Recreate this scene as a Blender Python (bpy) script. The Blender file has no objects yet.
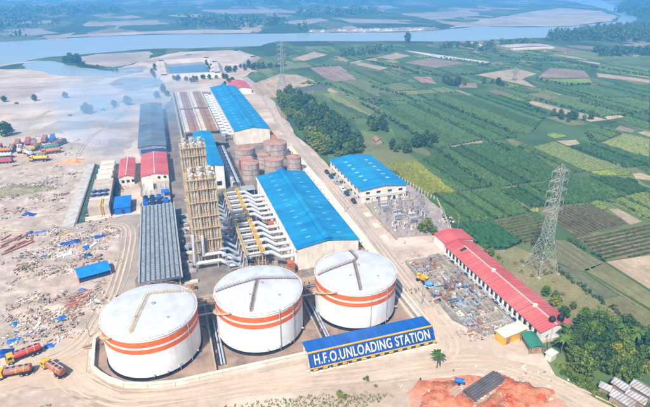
import bpy, math, random
from mathutils import Vector, Matrix
R = math.radians
random.seed(7)
sc = bpy.context.scene
C = sc.collection

# ------------------------------------------------------------------ camera, sky, sun, exposure
cam_d = bpy.data.cameras.new('camera'); cam = bpy.data.objects.new('camera', cam_d); C.objects.link(cam)
cam.location = (0, 0, 100)
cam.rotation_euler = (R(90 - 24.49), 0, R(-18.02))
cam_d.sensor_width = 36; cam_d.lens = 27.415; cam_d.clip_start = 1; cam_d.clip_end = 20000
sc.camera = cam
SUN_EL, SUN_AZ = 50, 219            # compass bearing of the sun, clockwise from +Y
world = bpy.data.worlds.new('World'); sc.world = world; world.use_nodes = True
wn = world.node_tree.nodes; wl = world.node_tree.links
sky = wn.new('ShaderNodeTexSky'); sky.sky_type = 'NISHITA'; sky.sun_disc = False
sky.sun_elevation = R(SUN_EL); sky.sun_rotation = R(SUN_AZ); sky.air_density = 1.0; sky.dust_density = 2.0
wl.new(sky.outputs[0], wn['Background'].inputs[0]); wn['Background'].inputs[1].default_value = 0.105
sun_d = bpy.data.lights.new('sun', 'SUN'); sun_d.energy = 4.8; sun_d.angle = R(1.5); sun_d.color = (1, 0.93, 0.82)
sun = bpy.data.objects.new('sun', sun_d); C.objects.link(sun)
sd = Vector((math.sin(R(SUN_AZ)) * math.cos(R(SUN_EL)), math.cos(R(SUN_AZ)) * math.cos(R(SUN_EL)), math.sin(R(SUN_EL))))
sun.rotation_euler = sd.to_track_quat('Z', 'Y').to_euler(); sun.location = sd * 400
sc.view_settings.view_transform = 'Standard'; sc.view_settings.look = 'None'; sc.view_settings.gamma = 1
sc.view_settings.use_curve_mapping = False; sc.view_settings.exposure = 0.58
sc.render.engine = 'CYCLES'; sc.cycles.use_denoising = True
sc.cycles.max_bounces = 6; sc.cycles.diffuse_bounces = 3; sc.cycles.glossy_bounces = 2; sc.cycles.transmission_bounces = 2; sc.cycles.volume_bounces = 1

# ------------------------------------------------------------------ helpers
class MB:
    """collects shapes in world coordinates; build() links them as one mesh object"""
    def __init__(s): s.v = []; s.f = []; s.m = []; s.k = 0
    def add(s, vs, fs):
        n = len(s.v); s.v += [tuple(p) for p in vs]; s.f += [tuple(i + n for i in q) for q in fs]; s.m += [s.k] * len(fs); return s
    def box(s, x0, x1, y0, y1, z0, z1):
        return s.add([(x0,y0,z0),(x1,y0,z0),(x1,y1,z0),(x0,y1,z0),(x0,y0,z1),(x1,y0,z1),(x1,y1,z1),(x0,y1,z1)],
                     [(0,3,2,1),(4,5,6,7),(0,1,5,4),(1,2,6,5),(2,3,7,6),(3,0,4,7)])
    def obox(s, c, d, rz=0, rx=0, ry=0):
        m = Matrix.Rotation(rz, 3, 'Z') @ Matrix.Rotation(rx, 3, 'X') @ Matrix.Rotation(ry, 3, 'Y')
        n = len(s.v); s.box(-d[0]/2, d[0]/2, -d[1]/2, d[1]/2, -d[2]/2, d[2]/2)
        for i in range(n, len(s.v)): s.v[i] = tuple(m @ Vector(s.v[i]) + Vector(c))
        return s
    def cyl(s, x, y, z0, z1, r, n=24, r1=None, cap0=True, cap1=True):
        r1 = r if r1 is None else r1
        a = [2 * math.pi * i / n for i in range(n)]
        vs = [(x + r * math.cos(t), y + r * math.sin(t), z0) for t in a] + [(x + r1 * math.cos(t), y + r1 * math.sin(t), z1) for t in a]
        fs = [(i, (i + 1) % n, n + (i + 1) % n, n + i) for i in range(n)]
        if cap0: fs.append(tuple(range(n - 1, -1, -1)))
        if cap1: fs.append(tuple(range(n, 2 * n)))
        return s.add(vs, fs)
    def lathe(s, x, y, prof, n=48):
        vs = [(x + r * math.cos(2*math.pi*i/n), y + r * math.sin(2*math.pi*i/n), z) for r, z in prof for i in range(n)]
        fs = [(k*n+i, k*n+(i+1) % n, (k+1)*n+(i+1) % n, (k+1)*n+i) for k in range(len(prof)-1) for i in range(n)]
        return s.add(vs, fs)
    def tube(s, pts, r, n=8, caps=True):
        pts = [Vector(p) for p in pts]; N = len(pts); base = len(s.v); vs = []; fs = []
        rs = r if isinstance(r, (list, tuple)) else [r] * N
        for k, p in enumerate(pts):
            d0 = (p - pts[k-1]).normalized() if k else (pts[1] - p).normalized()
            d1 = (pts[k+1] - p).normalized() if k < N - 1 else d0
            t = (d0 + d1); t = t.normalized() if t.length > 1e-4 else d0
            up = Vector((0, 0, 1)) if abs(t.z) < .95 else Vector((0, 1, 0))
            u = t.cross(up).normalized(); w = u.cross(t)
            e = 1 / max(.5, t.dot(d1))
            for i in range(n):
                a = 2 * math.pi * i / n
                vs.append(p + (u * math.cos(a) + w * math.sin(a)) * rs[k] * (e if 0 < k < N-1 else 1))
        for k in range(N - 1):
            for i in range(n): fs.append((k*n+i, k*n+(i+1) % n, (k+1)*n+(i+1) % n, (k+1)*n+i))
        if caps: fs += [tuple(range(n-1, -1, -1)), tuple(range((N-1)*n, N*n))]
        return s.add(vs, fs)
    def beam(s, p, q, w):
        return s.tube([p, q], w * .72, 4)
    def sheet(s, poly, z):
        a = sum(poly[i-1][0]*poly[i][1] - poly[i][0]*poly[i-1][1] for i in range(len(poly)))
        p = poly if a > 0 else poly[::-1]
        return s.add([(x, y, z) for x, y in p], [tuple(range(len(p)))])
    def slab(s, poly, z0, z1):
        a = sum(poly[i-1][0]*poly[i][1] - poly[i][0]*poly[i-1][1] for i in range(len(poly)))
        p = poly if a > 0 else poly[::-1]; n = len(p)
        return s.add([(x, y, z0) for x, y in p] + [(x, y, z1) for x, y in p],
                     [tuple(range(n-1, -1, -1)), tuple(range(n, 2*n))] + [(i, (i+1) % n, n+(i+1) % n, n+i) for i in range(n)])
    def quad(s, a, b, c, d): return s.add([a, b, c, d], [(0, 1, 2, 3)])
    def build(s, name, mat, parent=None, smooth=None):
        me = bpy.data.meshes.new(name); off = Vector((0, 0, 0))
        if parent is not None:
            q = parent
            while q is not None: off = off + q.location; q = q.parent
        me.from_pydata([(x - off.x, y - off.y, z - off.z) for x, y, z in s.v], [], s.f)
        for m in (mat if isinstance(mat, list) else [mat]): me.materials.append(m)
        if isinstance(mat, list): me.polygons.foreach_set('material_index', s.m)
        if smooth is not None:
            me.polygons.foreach_set('use_smooth', [True] * len(me.polygons))
            if smooth < 180: me.set_sharp_from_angle(angle=R(smooth))
        me.update()
        o = bpy.data.objects.new(name, me); C.objects.link(o); o.parent = parent
        return o

def tag(o, label=None, cat=None, group=None, kind=None):
    for k, v in (('label', label), ('category', cat), ('group', group), ('kind', kind)):
        if v: o[k] = v
    return o
def thing(name, label, cat, loc=(0, 0, 0), rz=0, group=None):
    o = bpy.data.objects.new(name, None); C.objects.link(o); o.location = loc; o.rotation_euler.z = rz
    o.empty_display_size = .5
    return tag(o, label, cat, group)
def copy_tree(o, parent=None, children=None):
    c = o.copy(); C.objects.link(c); c.parent = parent
    for ch in o.children: copy_tree(ch, c)
    return c
def part(name, mat, parent, fn, smooth=None):
    m = MB(); fn(m); return m.build(name, mat, parent, smooth)
def ragged(poly, amp=1.5, step=6.0):
    """a natural outline: long edges broken up and pushed about"""
    out = []
    for (x0, y0), (x1, y1) in zip(poly, poly[1:] + poly[:1]):
        d = math.hypot(x1-x0, y1-y0); n = max(1, min(60, int(d/step))); nx, ny = -(y1-y0)/max(d, .01), (x1-x0)/max(d, .01)
        p1, p2 = random.uniform(0, 6.28), random.uniform(0, 6.28)
        for i in range(n):
            q = i/n; e = 0 if i == 0 else amp*(.5*math.sin(q*n*.55 + p1) + .3*math.sin(q*n*1.7 + p2) + random.uniform(-.35, .35))
            out.append((x0 + (x1-x0)*q + nx*e, y0 + (y1-y0)*q + ny*e))
    return out
def jit(a): return random.uniform(-a, a)

# ------------------------------------------------------------------ materials
MATS = {}
def M(name, c, rough=.75, var=.14, scale=.35, metal=0.0, bump=0.0, bscale=3.0, c2=None, c2amt=.5, c2scale=.08, corr=None, spec=.3, streak=None, panel=None):
    """base colour + two scales of noise; c2 = a second colour in soft patches; corr = (axis, wavelength) of sheet ribs"""
    if name in MATS: return MATS[name]
    m = bpy.data.materials.new(name); m.use_nodes = True; nt = m.node_tree; N = nt.nodes; L = nt.links
    b = N['Principled BSDF']; b.inputs['Roughness'].default_value = rough; b.inputs['Metallic'].default_value = metal
    b.inputs['Specular IOR Level'].default_value = spec
    g = N.new('ShaderNodeNewGeometry')
    def noise(sc_, det=4):
        n = N.new('ShaderNodeTexNoise'); n.inputs['Scale'].default_value = sc_; n.inputs['Detail'].default_value = det
        L.new(g.outputs['Position'], n.inputs['Vector']); return n.outputs['Fac']
    def ramp(f, a, b_, lo=.35, hi=.65):
        r = N.new('ShaderNodeValToRGB'); L.new(f, r.inputs[0]); e = r.color_ramp.elements
        e[0].position = lo; e[1].position = hi; e[0].color = a; e[1].color = b_; return r.outputs[0]
    base = ramp(noise(scale), tuple(x * (1 - var) for x in c) + (1,), tuple(min(1, x * (1 + var)) for x in c) + (1,))
    if c2:
        mk = ramp(noise(c2scale, 6), (0, 0, 0, 1), (c2amt * 2 if c2amt < .5 else 1,) * 3 + (1,), .5 - .18, .5 + .18)
        mx = N.new('ShaderNodeMix'); mx.data_type = 'RGBA'; L.new(mk, mx.inputs[0]); L.new(base, mx.inputs[6]); mx.inputs[7].default_value = tuple(c2) + (1,)
        base = mx.outputs[2]
    fine = ramp(noise(scale * 9, 3), (1 - var * .6,) * 3 + (1,), (1 + var * .4,) * 3 + (1,), .3, .7)
    mu = N.new('ShaderNodeMix'); mu.data_type = 'RGBA'; mu.blend_type = 'MULTIPLY'; mu.inputs[0].default_value = 1
    L.new(base, mu.inputs[6]); L.new(fine, mu.inputs[7])
    out = mu.outputs[2]
    def times(col, f):
        q = N.new('ShaderNodeMix'); q.data_type = 'RGBA'; q.blend_type = 'MULTIPLY'; q.inputs[0].default_value = 1
        L.new(col, q.inputs[6]); L.new(f, q.inputs[7]); return q.outputs[2]
    if streak:                                  # rain and rust runs, drawn out along one axis
        mp = N.new('ShaderNodeMapping'); mp.inputs['Scale'].default_value = streak[:3]; L.new(g.outputs['Position'], mp.inputs[0])
        n = N.new('ShaderNodeTexNoise'); n.inputs['Scale'].default_value = 1; n.inputs['Detail'].default_value = 6; n.inputs['Roughness'].default_value = .65; L.new(mp.outputs[0], n.inputs['Vector'])
        a = streak[3]; out = times(out, ramp(n.outputs['Fac'], (1-a, 1-a*1.08, 1-a*1.15, 1), (1, 1, 1, 1), .33, .56))
    if panel:                                   # single sheets that have weathered differently
        sp = N.new('ShaderNodeSeparateXYZ'); L.new(g.outputs['Position'], sp.inputs[0])
        d = N.new('ShaderNodeMath'); d.operation = 'DIVIDE'; L.new(sp.outputs[panel[0]], d.inputs[0]); d.inputs[1].default_value = panel[1]
        fl = N.new('ShaderNodeMath'); fl.operation = 'FLOOR'; L.new(d.outputs[0], fl.inputs[0])
        wn_ = N.new('ShaderNodeTexWhiteNoise'); wn_.noise_dimensions = '1D'; L.new(fl.outputs[0], wn_.inputs['W'])
        a = panel[2]; out = times(out, ramp(wn_.outputs['Value'], (1-a, 1-a, 1-a, 1), (1+a*.6,)*3 + (1,), 0, 1))
    L.new(out, b.inputs['Base Color'])
    h = None
    if bump:
        h = noise(bscale, 5)
    if corr:
        sp = N.new('ShaderNodeSeparateXYZ'); L.new(g.outputs['Position'], sp.inputs[0])
        ma = N.new('ShaderNodeMath'); ma.operation = 'MULTIPLY'; L.new(sp.outputs[corr[0]], ma.inputs[0]); ma.inputs[1].default_value = 2 * math.pi / corr[1]
        sn = N.new('ShaderNodeMath'); sn.operation = 'SINE'; L.new(ma.outputs[0], sn.inputs[0]); h = sn.outputs[0]
    if h is not None:
        bp = N.new('ShaderNodeBump'); bp.inputs['Strength'].default_value = bump or .5; bp.inputs['Distance'].default_value = .12 if corr else .3
        L.new(h, bp.inputs['Height']); L.new(bp.outputs[0], b.inputs['Normal'])
    MATS[name] = m
    return m
def leaf_mat(name, c, var=.35):
    m = bpy.data.materials.new(name); m.use_nodes = True; nt = m.node_tree; N = nt.nodes; L = nt.links
    b = N['Principled BSDF']; b.inputs['Roughness'].default_value = .65; b.inputs['Specular IOR Level'].default_value = .15
    g = N.new('ShaderNodeNewGeometry'); n = N.new('ShaderNodeTexNoise'); n.inputs['Scale'].default_value = .55; n.inputs['Detail'].default_value = 5
    L.new(g.outputs['Position'], n.inputs['Vector'])
    r = N.new('ShaderNodeValToRGB'); L.new(n.outputs['Fac'], r.inputs[0]); e = r.color_ramp.elements
    e[0].position = .3; e[1].position = .7
    e[0].color = tuple(x * (1 - var) for x in c) + (1,); e[1].color = (c[0]*(1+var*1.4), c[1]*(1+var), c[2]*(1+var*.4), 1)
    oi = N.new('ShaderNodeObjectInfo'); hs = N.new('ShaderNodeHueSaturation')
    mr = N.new('ShaderNodeMapRange'); L.new(oi.outputs['Random'], mr.inputs[0]); mr.inputs[3].default_value = .47; mr.inputs[4].default_value = .525
    L.new(mr.outputs[0], hs.inputs['Hue'])
    mr2 = N.new('ShaderNodeMapRange'); L.new(oi.outputs['Random'], mr2.inputs[0]); mr2.inputs[3].default_value = 1.25; mr2.inputs[4].default_value = .8
    L.new(mr2.outputs[0], hs.inputs['Value']); L.new(r.outputs[0], hs.inputs['Color']); L.new(hs.outputs[0], b.inputs['Base Color'])
    b.inputs['Subsurface Weight'].default_value = 0
    MATS[name] = m; return m

WHITE = M('white_paint', (.80, .80, .80), .5, .07, .12, c2=(.62, .58, .53), c2amt=.25, c2scale=.3, streak=(.9, .9, .07, .10))
ROOFW = M('tank_roof_paint', (.53, .58, .68), .45, .07, .25, c2=(.47, .47, .48), c2amt=.4, c2scale=.22, panel=(0, 1.8, .05), streak=(.3, .3, .3, .12))
ORANGE = M('orange_paint', (.70, .14, .03), .5, .12, .3, streak=(.9, .9, .15, .18))
BLACK = M('black_bitumen', (.012, .013, .018), .6, .2)
CREAM = M('cream_wall', (.80, .72, .62), .7, .06, .2, c2=(.5, .43, .35), c2amt=.2, c2scale=.3, streak=(.8, .8, .1, .2))
WALLW = M('white_wall', (.78, .76, .73), .7, .07, .2, c2=(.45, .42, .38), c2amt=.2, c2scale=.3)
BLUE_Y = M('blue_roof_sheet', (.005, .185, .43), .45, .10, .12, corr=(1, .9), bump=.35, c2=(.015, .27, .48), c2amt=.45, c2scale=.07, panel=(1, 1.0, .14), streak=(.12, 1.1, .12, .2))
BLUE_X = M('blue_canopy_sheet', (.006, .11, .42), .45, .10, .2, corr=(0, .8), bump=.35, panel=(0, 1.0, .12), streak=(1.1, .12, .12, .18))
RED_Y = M('red_roof_sheet', (.52, .085, .09), .55, .12, .15, corr=(1, 1.0), bump=.4, c2=(.56, .14, .13), c2amt=.5, c2scale=.1, panel=(1, 1.0, .13), streak=(.12, 1.1, .12, .2))
GREY_R = M('grey_sheet', (.09, .11, .14), .5, .18, .3, corr=(1, 1.1), bump=.4)
BLUEGREY = M('blue_grey_sheet', (.12, .155, .20), .5, .18, .1, corr=(1, 1.4), bump=.4, panel=(1, 1.4, .2), streak=(.1, .8, .1, .3))
STEEL = M('galvanised_steel', (.42, .42, .44), .5, .15, .5, metal=.3)
PYL = M('pylon_steel', (.29, .285, .28), .6, .12, .6, metal=.15)
DUCT = M('aluminium_lagging', (.66, .68, .72), .4, .08, .6, metal=.25)
DUCTG = M('grey_blue_pipe', (.40, .46, .56), .45, .12, .6, metal=.25)
YELLOW = M('yellow_paint', (.68, .40, .03), .55, .15, .5)
YSCAF = M('ochre_scaffold', (.50, .38, .22), .6, .2, .6)
RUST = M('rusty_steel', (.26, .12, .07), .8, .25, .5, c2=(.35, .18, .12), c2scale=.3)
TANKB = M('weathered_tank', (.38, .30, .26), .7, .2, .5, c2=(.48, .43, .40), c2amt=.6, c2scale=.25, streak=(.8, .8, .08, .35))
TANKROOF = M('rusty_tank_roof', (.32, .18, .14), .75, .2, .4, c2=(.42, .24, .18), c2scale=.25)
CONC = M('concrete', (.43, .375, .31), .85, .15, .3, c2=(.30, .26, .22), c2amt=.5, c2scale=.12)
CONCL = M('pale_concrete', (.68, .615, .52), .85, .12, .3, c2=(.54, .46, .36), c2amt=.4, c2scale=.2)
CONCD = M('dark_concrete', (.15, .14, .14), .9, .25, .4, c2=(.22, .18, .15), c2scale=.2)
DARK = M('dark_steel', (.035, .04, .05), .6, .3, .6)
DKBLUE = M('dark_blue_machine', (.02, .05, .14), .5, .3, .5)
GLASS = M('window_glass', (.03, .04, .05), .15, .2, .5, spec=.6)
BROWNR = M('brown_deck', (.33, .21, .14), .75, .2, .2, c2=(.26, .15, .10), c2scale=.15)
SKYL = M('skylight_sheet', (.10, .34, .58), .4, .1, .5)
LETTER = M('white_lettering', (.78, .77, .74), .6, .06, .8, c2=(.55, .5, .45), c2amt=.25, c2scale=1.2)
RUBBER = M('tyre_rubber', (.02, .02, .02), .8, .2)
TARP = M('blue_tarpaulin', (.015, .13, .46), .55, .2, .9, bump=.4, bscale=1.5)
TARPD = M('dark_blue_tarpaulin', (.01, .06, .26), .55, .25, .9, bump=.4, bscale=1.5)
GREEN_R = M('green_roof_sheet', (.035, .19, .13), .5, .12, .2, corr=(1, .6), bump=.4)
TIN = M('weathered_tin', (.36, .37, .40), .6, .2, .4, corr=(1, .7), bump=.4, metal=.2, panel=(1, .8, .3), c2=(.30, .22, .17), c2amt=.4, c2scale=.5)
PLANK = M('old_timber', (.30, .22, .15), .85, .25, .5)
LEAF = leaf_mat('tree_leaves', (.075, .14, .028), .45)
LEAFD = leaf_mat('dark_tree_leaves', (.040, .088, .025), .45)
LEAFY = leaf_mat('yellow_green_leaves', (.13, .175, .025), .4)
BARK = M('bark', (.13, .09, .06), .9, .25, 1.2)

EARTHM = M('bare_earth', (.575, .475, .395), .95, .20, .06, bump=.6, bscale=.5, c2=(.41, .315, .24), c2amt=.9, c2scale=.035, streak=(.012, .05, .1, .3))
PALESAND = M('pale_sand', (.56, .47, .41), .95, .12, .03, c2=(.40, .33, .30), c2amt=.8, c2scale=.02, streak=(.012, .06, .1, .3))
DIRT = M('dug_dirt', (.52, .425, .35), .95, .24, .25, bump=.6, bscale=.8, c2=(.36, .29, .235), c2amt=.8, c2scale=.12, streak=(.3, .3, .3, .22))
YARD = M('gravel_yard', (.36, .30, .265), .95, .2, .4, bump=.5, bscale=1.2, c2=(.23, .20, .20), c2amt=.8, c2scale=.16)
ROADM = M('dusty_concrete_road', (.53, .425, .33), .9, .12, .12, bump=.25, bscale=.6, c2=(.44, .335, .245), c2amt=.8, c2scale=.06, streak=(.06, .5, .2, .12))
TRACKM = M('dusty_track', (.40, .35, .32), .9, .14, .12, c2=(.30, .26, .24), c2amt=.8, c2scale=.05)
REDSOIL = M('red_soil', (.45, .080, .028), .95, .35, 1.1, bump=1.0, bscale=2.2, c2=(.52, .26, .15), c2amt=.45, c2scale=.4)
SANDM = M('river_sand', (.46, .37, .31), .95, .2, .015, c2=(.26, .22, .19), c2amt=.9, c2scale=.009)
GRASSM = M('grass_tuft', (.10, .13, .035), .9, .35, .4)

def patch_mat(name, cols, cell=(1/70, 1/160), rot=.12):
    """far farmland: straight-edged parcels (too far to tell the crops apart)"""
    m = bpy.data.materials.new(name); m.use_nodes = True; nt = m.node_tree; N = nt.nodes; L = nt.links
    b = N['Principled BSDF']; b.inputs['Roughness'].default_value = .95; b.inputs['Specular IOR Level'].default_value = .1
    g = N.new('ShaderNodeNewGeometry'); mp = N.new('ShaderNodeMapping')
    L.new(g.outputs['Position'], mp.inputs[0]); mp.inputs['Rotation'].default_value[2] = rot
    mp.inputs['Scale'].default_value = (cell[0], cell[1], 0)
    v = N.new('ShaderNodeTexVoronoi'); v.distance = 'MANHATTAN'; v.inputs['Scale'].default_value = 1; L.new(mp.outputs[0], v.inputs['Vector'])
    sp = N.new('ShaderNodeSeparateColor'); L.new(v.outputs['Color'], sp.inputs[0])
    r = N.new('ShaderNodeValToRGB'); r.color_ramp.interpolation = 'CONSTANT'; L.new(sp.outputs[0], r.inputs[0])
    el = r.color_ramp.elements
    while len(el) < len(cols): el.new(.5)
    for i, (p, c) in enumerate(cols): el[i].position = p; el[i].color = c + (1,)
    n = N.new('ShaderNodeTexNoise'); n.inputs['Scale'].default_value = .02; n.inputs['Detail'].default_value = 8; n.inputs['Roughness'].default_value = .65
    L.new(g.outputs['Position'], n.inputs['Vector'])
    r2 = N.new('ShaderNodeValToRGB'); L.new(n.outputs['Fac'], r2.inputs[0]); r2.color_ramp.elements[0].position = .3; r2.color_ramp.elements[1].position = .7
    r2.color_ramp.elements[0].color = (.6, .6, .6, 1); r2.color_ramp.elements[1].color = (1.3, 1.3, 1.2, 1)
    mu = N.new('ShaderNodeMix'); mu.data_type = 'RGBA'; mu.blend_type = 'MULTIPLY'; mu.inputs[0].default_value = 1
    L.new(r.outputs[0], mu.inputs[6]); L.new(r2.outputs[0], mu.inputs[7]); L.new(mu.outputs[2], b.inputs['Base Color'])
    return m
FARM = patch_mat('far_farmland', [(0, (.05, .085, .035)), (.3, (.075, .11, .045)), (.5, (.04, .07, .035)), (.68, (.11, .13, .06)), (.84, (.22, .18, .12)), (.93, (.30, .24, .18))])
NEARLAND = patch_mat('meadow_ground', [(0, (.066, .114, .042)), (.25, (.085, .135, .048)), (.45, (.055, .098, .04)), (.65, (.115, .155, .054)), (.82, (.155, .165, .068)), (.94, (.30, .24, .16))], (1/17, 1/55), 0.02)
def water_mat(name, c, rough):
    m = bpy.data.materials.new(name); m.use_nodes = True; nt = m.node_tree; N = nt.nodes; L = nt.links
    b = N['Principled BSDF']; b.inputs['Base Color'].default_value = c + (1,); b.inputs['Roughness'].default_value = rough
    b.inputs['Specular IOR Level'].default_value = .5; b.inputs['IOR'].default_value = 1.33
    g = N.new('ShaderNodeNewGeometry'); n = N.new('ShaderNodeTexNoise'); n.inputs['Scale'].default_value = .25; n.inputs['Detail'].default_value = 3
    L.new(g.outputs['Position'], n.inputs['Vector']); bp = N.new('ShaderNodeBump'); bp.inputs['Strength'].default_value = .15; bp.inputs['Distance'].default_value = .3
    L.new(n.outputs['Fac'], bp.inputs['Height']); L.new(bp.outputs[0], b.inputs['Normal'])
    return m
WATER = water_mat('silty_river_water', (.27, .33, .37), .25)
PONDW = water_mat('pond_water', (.05, .14, .22), .15)

def sheet(name, poly, z, mat, kind='structure', label=None, cat=None, rag=None):
    m = MB(); m.sheet(ragged(poly, *rag) if rag else poly, z); return tag(m.build(name, mat), label, cat, None, kind)

# ------------------------------------------------------------------ ground, river, sand, roads
sheet('ground', [(-6000, -300), (6000, -300), (6000, 9000), (-6000, 9000)], 0, FARM)
sheet('meadow', [(86, 20), (420, 20), (700, 500), (420, 770), (200, 800), (120, 640), (86, 540)], .03, NEARLAND)
RIVER = [(-1500,760),(-1500,1050),(-343,1016),(-256,1017),(-118,1047),(8,1056),(176,1017),(332,987),(506,951),(589,981),(701,1020),(769,972),(886,947),(1126,1048),(1287,1188),(1530,1482),(1962,2171),(2546,3052),(2840,2957),(2133,2115),(1633,1516),(1263,1112),(961,872),(847,862),(703,789),(540,780),(452,795),(404,818),(287,853),(198,877),(158,825),(-11,841),(-84,817),(-145,795),(-190,728),(-236,690)]
sheet('river', RIVER, .10, WATER, rag=(7, 22))
sheet('bare_earth', [(-900,30),(96,30),(98,62),(93,80),(97,92),(112,92),(113,165),(121,192),(117,222),(112,256),(86,256),(84,330),(92,440),(88,512),(87,560),(121,627),(135,694),(112,785),(31,795),(-12,735),(-50,660),(-60,640),(-101,655),(-140,690),(-200,705),(-300,690),(-900,720)], .05, EARTHM, rag=(2.5, 9))
sheet('inlet', [(-173,757),(-137,754),(-101,699),(-47,629),(-52,604),(-108,629),(-148,684)], .08, WATER, rag=(4, 9))
sheet('sand_spit', [(-113,775),(-83,806),(-11,812),(-12,722),(-55,676),(-81,701)], .14, SANDM, rag=(5, 9))
sheet('sandbar', [(597,995),(712,1036),(785,993),(905,967),(1132,1063),(1276,1191),(1417,1396),(1421,1585),(1160,1423),(929,1262),(812,1185)], .16, SANDM, rag=(9, 22))
sheet('sandbar', [(-218,1062),(-119,1065),(8,1076),(180,1036),(195,1091),(95,1138),(-30,1131),(-124,1115)], .16, SANDM, rag=(9, 22))
sheet('sandbar', [(289,1018),(514,966),(584,995),(578,1044),(481,1048),(366,1060)], .16, SANDM, rag=(9, 22))
sheet('sandbar', [(-235,676),(-190,716),(-145,770),(-190,742),(-236,712),(-420,700),(-420,680)], .18, SANDM, rag=(4, 12))
PALEF = M('pale_far_field', (.27, .23, .20), .95, .15, .01)
for P in ([(-128,1422),(16,1444),(36,1307),(-75,1286)], [(-312,1262),(-240,1287),(-181,1154),(-245,1115)], [(156,1866),(431,1840),(440,1605),(195,1635)],
          [(461,1373),(613,1249),(581,1129),(455,1201)], [(717,1465),(1037,1579),(899,1314),(688,1225)], [(299,1283),(435,1382),(428,1275),(317,1159)],
          [(-400,1500),(-250,1520),(-230,1430),(-380,1400)], [(640,1900),(900,1960),(870,1760),(650,1750)], [(40,1620),(140,1640),(150,1540),(60,1520)]):
    sheet('far_field', P, .2, PALEF, rag=(14, 30))
sheet('pale_sand_flat', [(-320,470),(-200,455),(-95,455),(-40,500),(-30,560),(-60,600),(-110,615),(-200,640),(-330,620)], .09, PALESAND, rag=(7, 8))
sheet('pale_sand_flat', [(-45,380),(-28,360),(-24,300),(-30,296),(-40,330),(-75,372),(-75,400)], .09, PALESAND, rag=(7, 8))
sheet('ash_field', [(-30,520),(0,530),(0,585),(-40,600),(-55,560)], .10, M('ash_soil', (.24, .23, .25), .95, .3, .08), rag=(3, 7))
sheet('ash_field', [(-52,610),(-20,625),(-14,668),(-48,668)], .12, MATS['ash_soil'], rag=(3, 7))
sheet('dug_ground', [(-60,150),(-24,150),(-21,208),(-34,214),(-46,224),(-50,300),(-70,308),(-110,300),(-120,250),(-100,190)], .09, DIRT, rag=(3.5, 4))
sheet('dug_ground', [(-58,136),(-20,142),(-18,156),(-60,158)], .10, DIRT, rag=(2.5, 4))
sheet('plant_yard', [(-17.5,146),(66,146),(69,300),(66,480),(12,500),(-1,440),(-2,300),(-19,297),(-17.5,230)], .11, M('oily_yard', (.13, .115, .11), .9, .35, .3, c2=(.27, .215, .175), c2amt=.7, c2scale=.1), rag=(1.2, 4))
sheet('bund_floor', [(-29,134),(-28.6,121.5),(-26.4,118),(-20,112.3),(-7,108.6),(70,108.6),(70,146),(-20,146)], .12, M('bund_floor_soil', (.20, .145, .12), .95, .25, .3, bump=.5, bscale=1, c2=(.36, .25, .18), c2amt=.8, c2scale=.14))
sheet('dirt_track', [(-26,150),(-17.4,150),(-17.4,224),(-30,223),(-46,220),(-58,222),(-62,216),(-46,213.5),(-30,214),(-25.5,205)], .10, M('grey_track', (.36, .31, .27), .95, .2, .2, c2=(.27, .22, .19), c2amt=.8, c2scale=.1), rag=(1.3, 3))
sheet('service_road', [(72.6,114),(72.4,137),(74.1,172),(75.6,224),(75.6,283),(76.6,341),(86.7,475),(84,560),(91,560),(94.1,473),(83.5,339),(82.7,280),(82,222),(79.7,173),(78.3,135),(77.3,114)], .13, TRACKM, rag=(.6, 5))
sheet('haul_road', [(-62,122),(-51,119),(-36.5,117),(-26,110.6),(-13.6,104.8),(-1,102.2),(24.7,97),(51.9,92.2),(64.8,89.2),(73.5,87),(81.4,84.3),(89.4,74.1),(95,60),(103,60),(97.5,68.7),(93.5,78.8),(90.1,84.8),(82.7,90.6),(79.2,95.3),(77,105.6),(75.8,113),(77,118),(72.4,118),(70.8,108),(69.5,97),(28.5,97),(28.5,106),(-7,106),(-20.8,109.9),(-27.6,116.4),(-30.4,120.8),(-31,135),(-24,141),(-29,145),(-36,136),(-40,131),(-62,130)], .14, ROADM)
sheet('substation_yard', [(85,166),(104,163),(112,168),(120,194),(116,220),(100,203),(86,202)], .11, YARD, rag=(1.2, 4))
sheet('building_apron', [(66,147),(72.5,147),(74,172),(75,224),(75,300),(69,300),(66,232)], .12, CONCL)
sheet('building_apron', [(82,225),(84,203),(84,258),(82.6,280)], .12, CONC)
sheet('dry_ground', [(111,152),(121,152),(128,146),(137,130),(132.6,124),(132,104),(130,84),(124,82),(119,97),(112,97)], .07, M('dry_grass_ground', (.27, .225, .12), .95, .25, .2, bump=.4, bscale=1, c2=(.15, .155, .06), c2amt=.8, c2scale=.1), rag=(1.5, 4))
for P, cc in (([(-140,395),(-100,388),(-92,420),(-135,432)], 0), ([(-88,392),(-58,386),(-52,410),(-80,418)], 1), ([(-66,448),(-40,446),(-36,480),(-62,486)], 0), ([(-190,520),(-120,512),(-112,548),(-185,560)], 1), ([(-250,440),(-160,430),(-150,470),(-240,486)], 0), ([(-40,330),(-26,328),(-24,352),(-38,356)], 1), ([(-100,560),(-70,552),(-60,585),(-96,596)], 0)):
    sheet('bare_plot', P, .11, M('plot_brown', (.40, .32, .27), .95, .25, .06, c2=(.30, .25, .23), c2amt=.8, c2scale=.05) if cc else M('plot_grey', (.34, .30, .29), .95, .25, .06, c2=(.45, .38, .33), c2amt=.8, c2scale=.05), rag=(2.5, 5))
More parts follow.
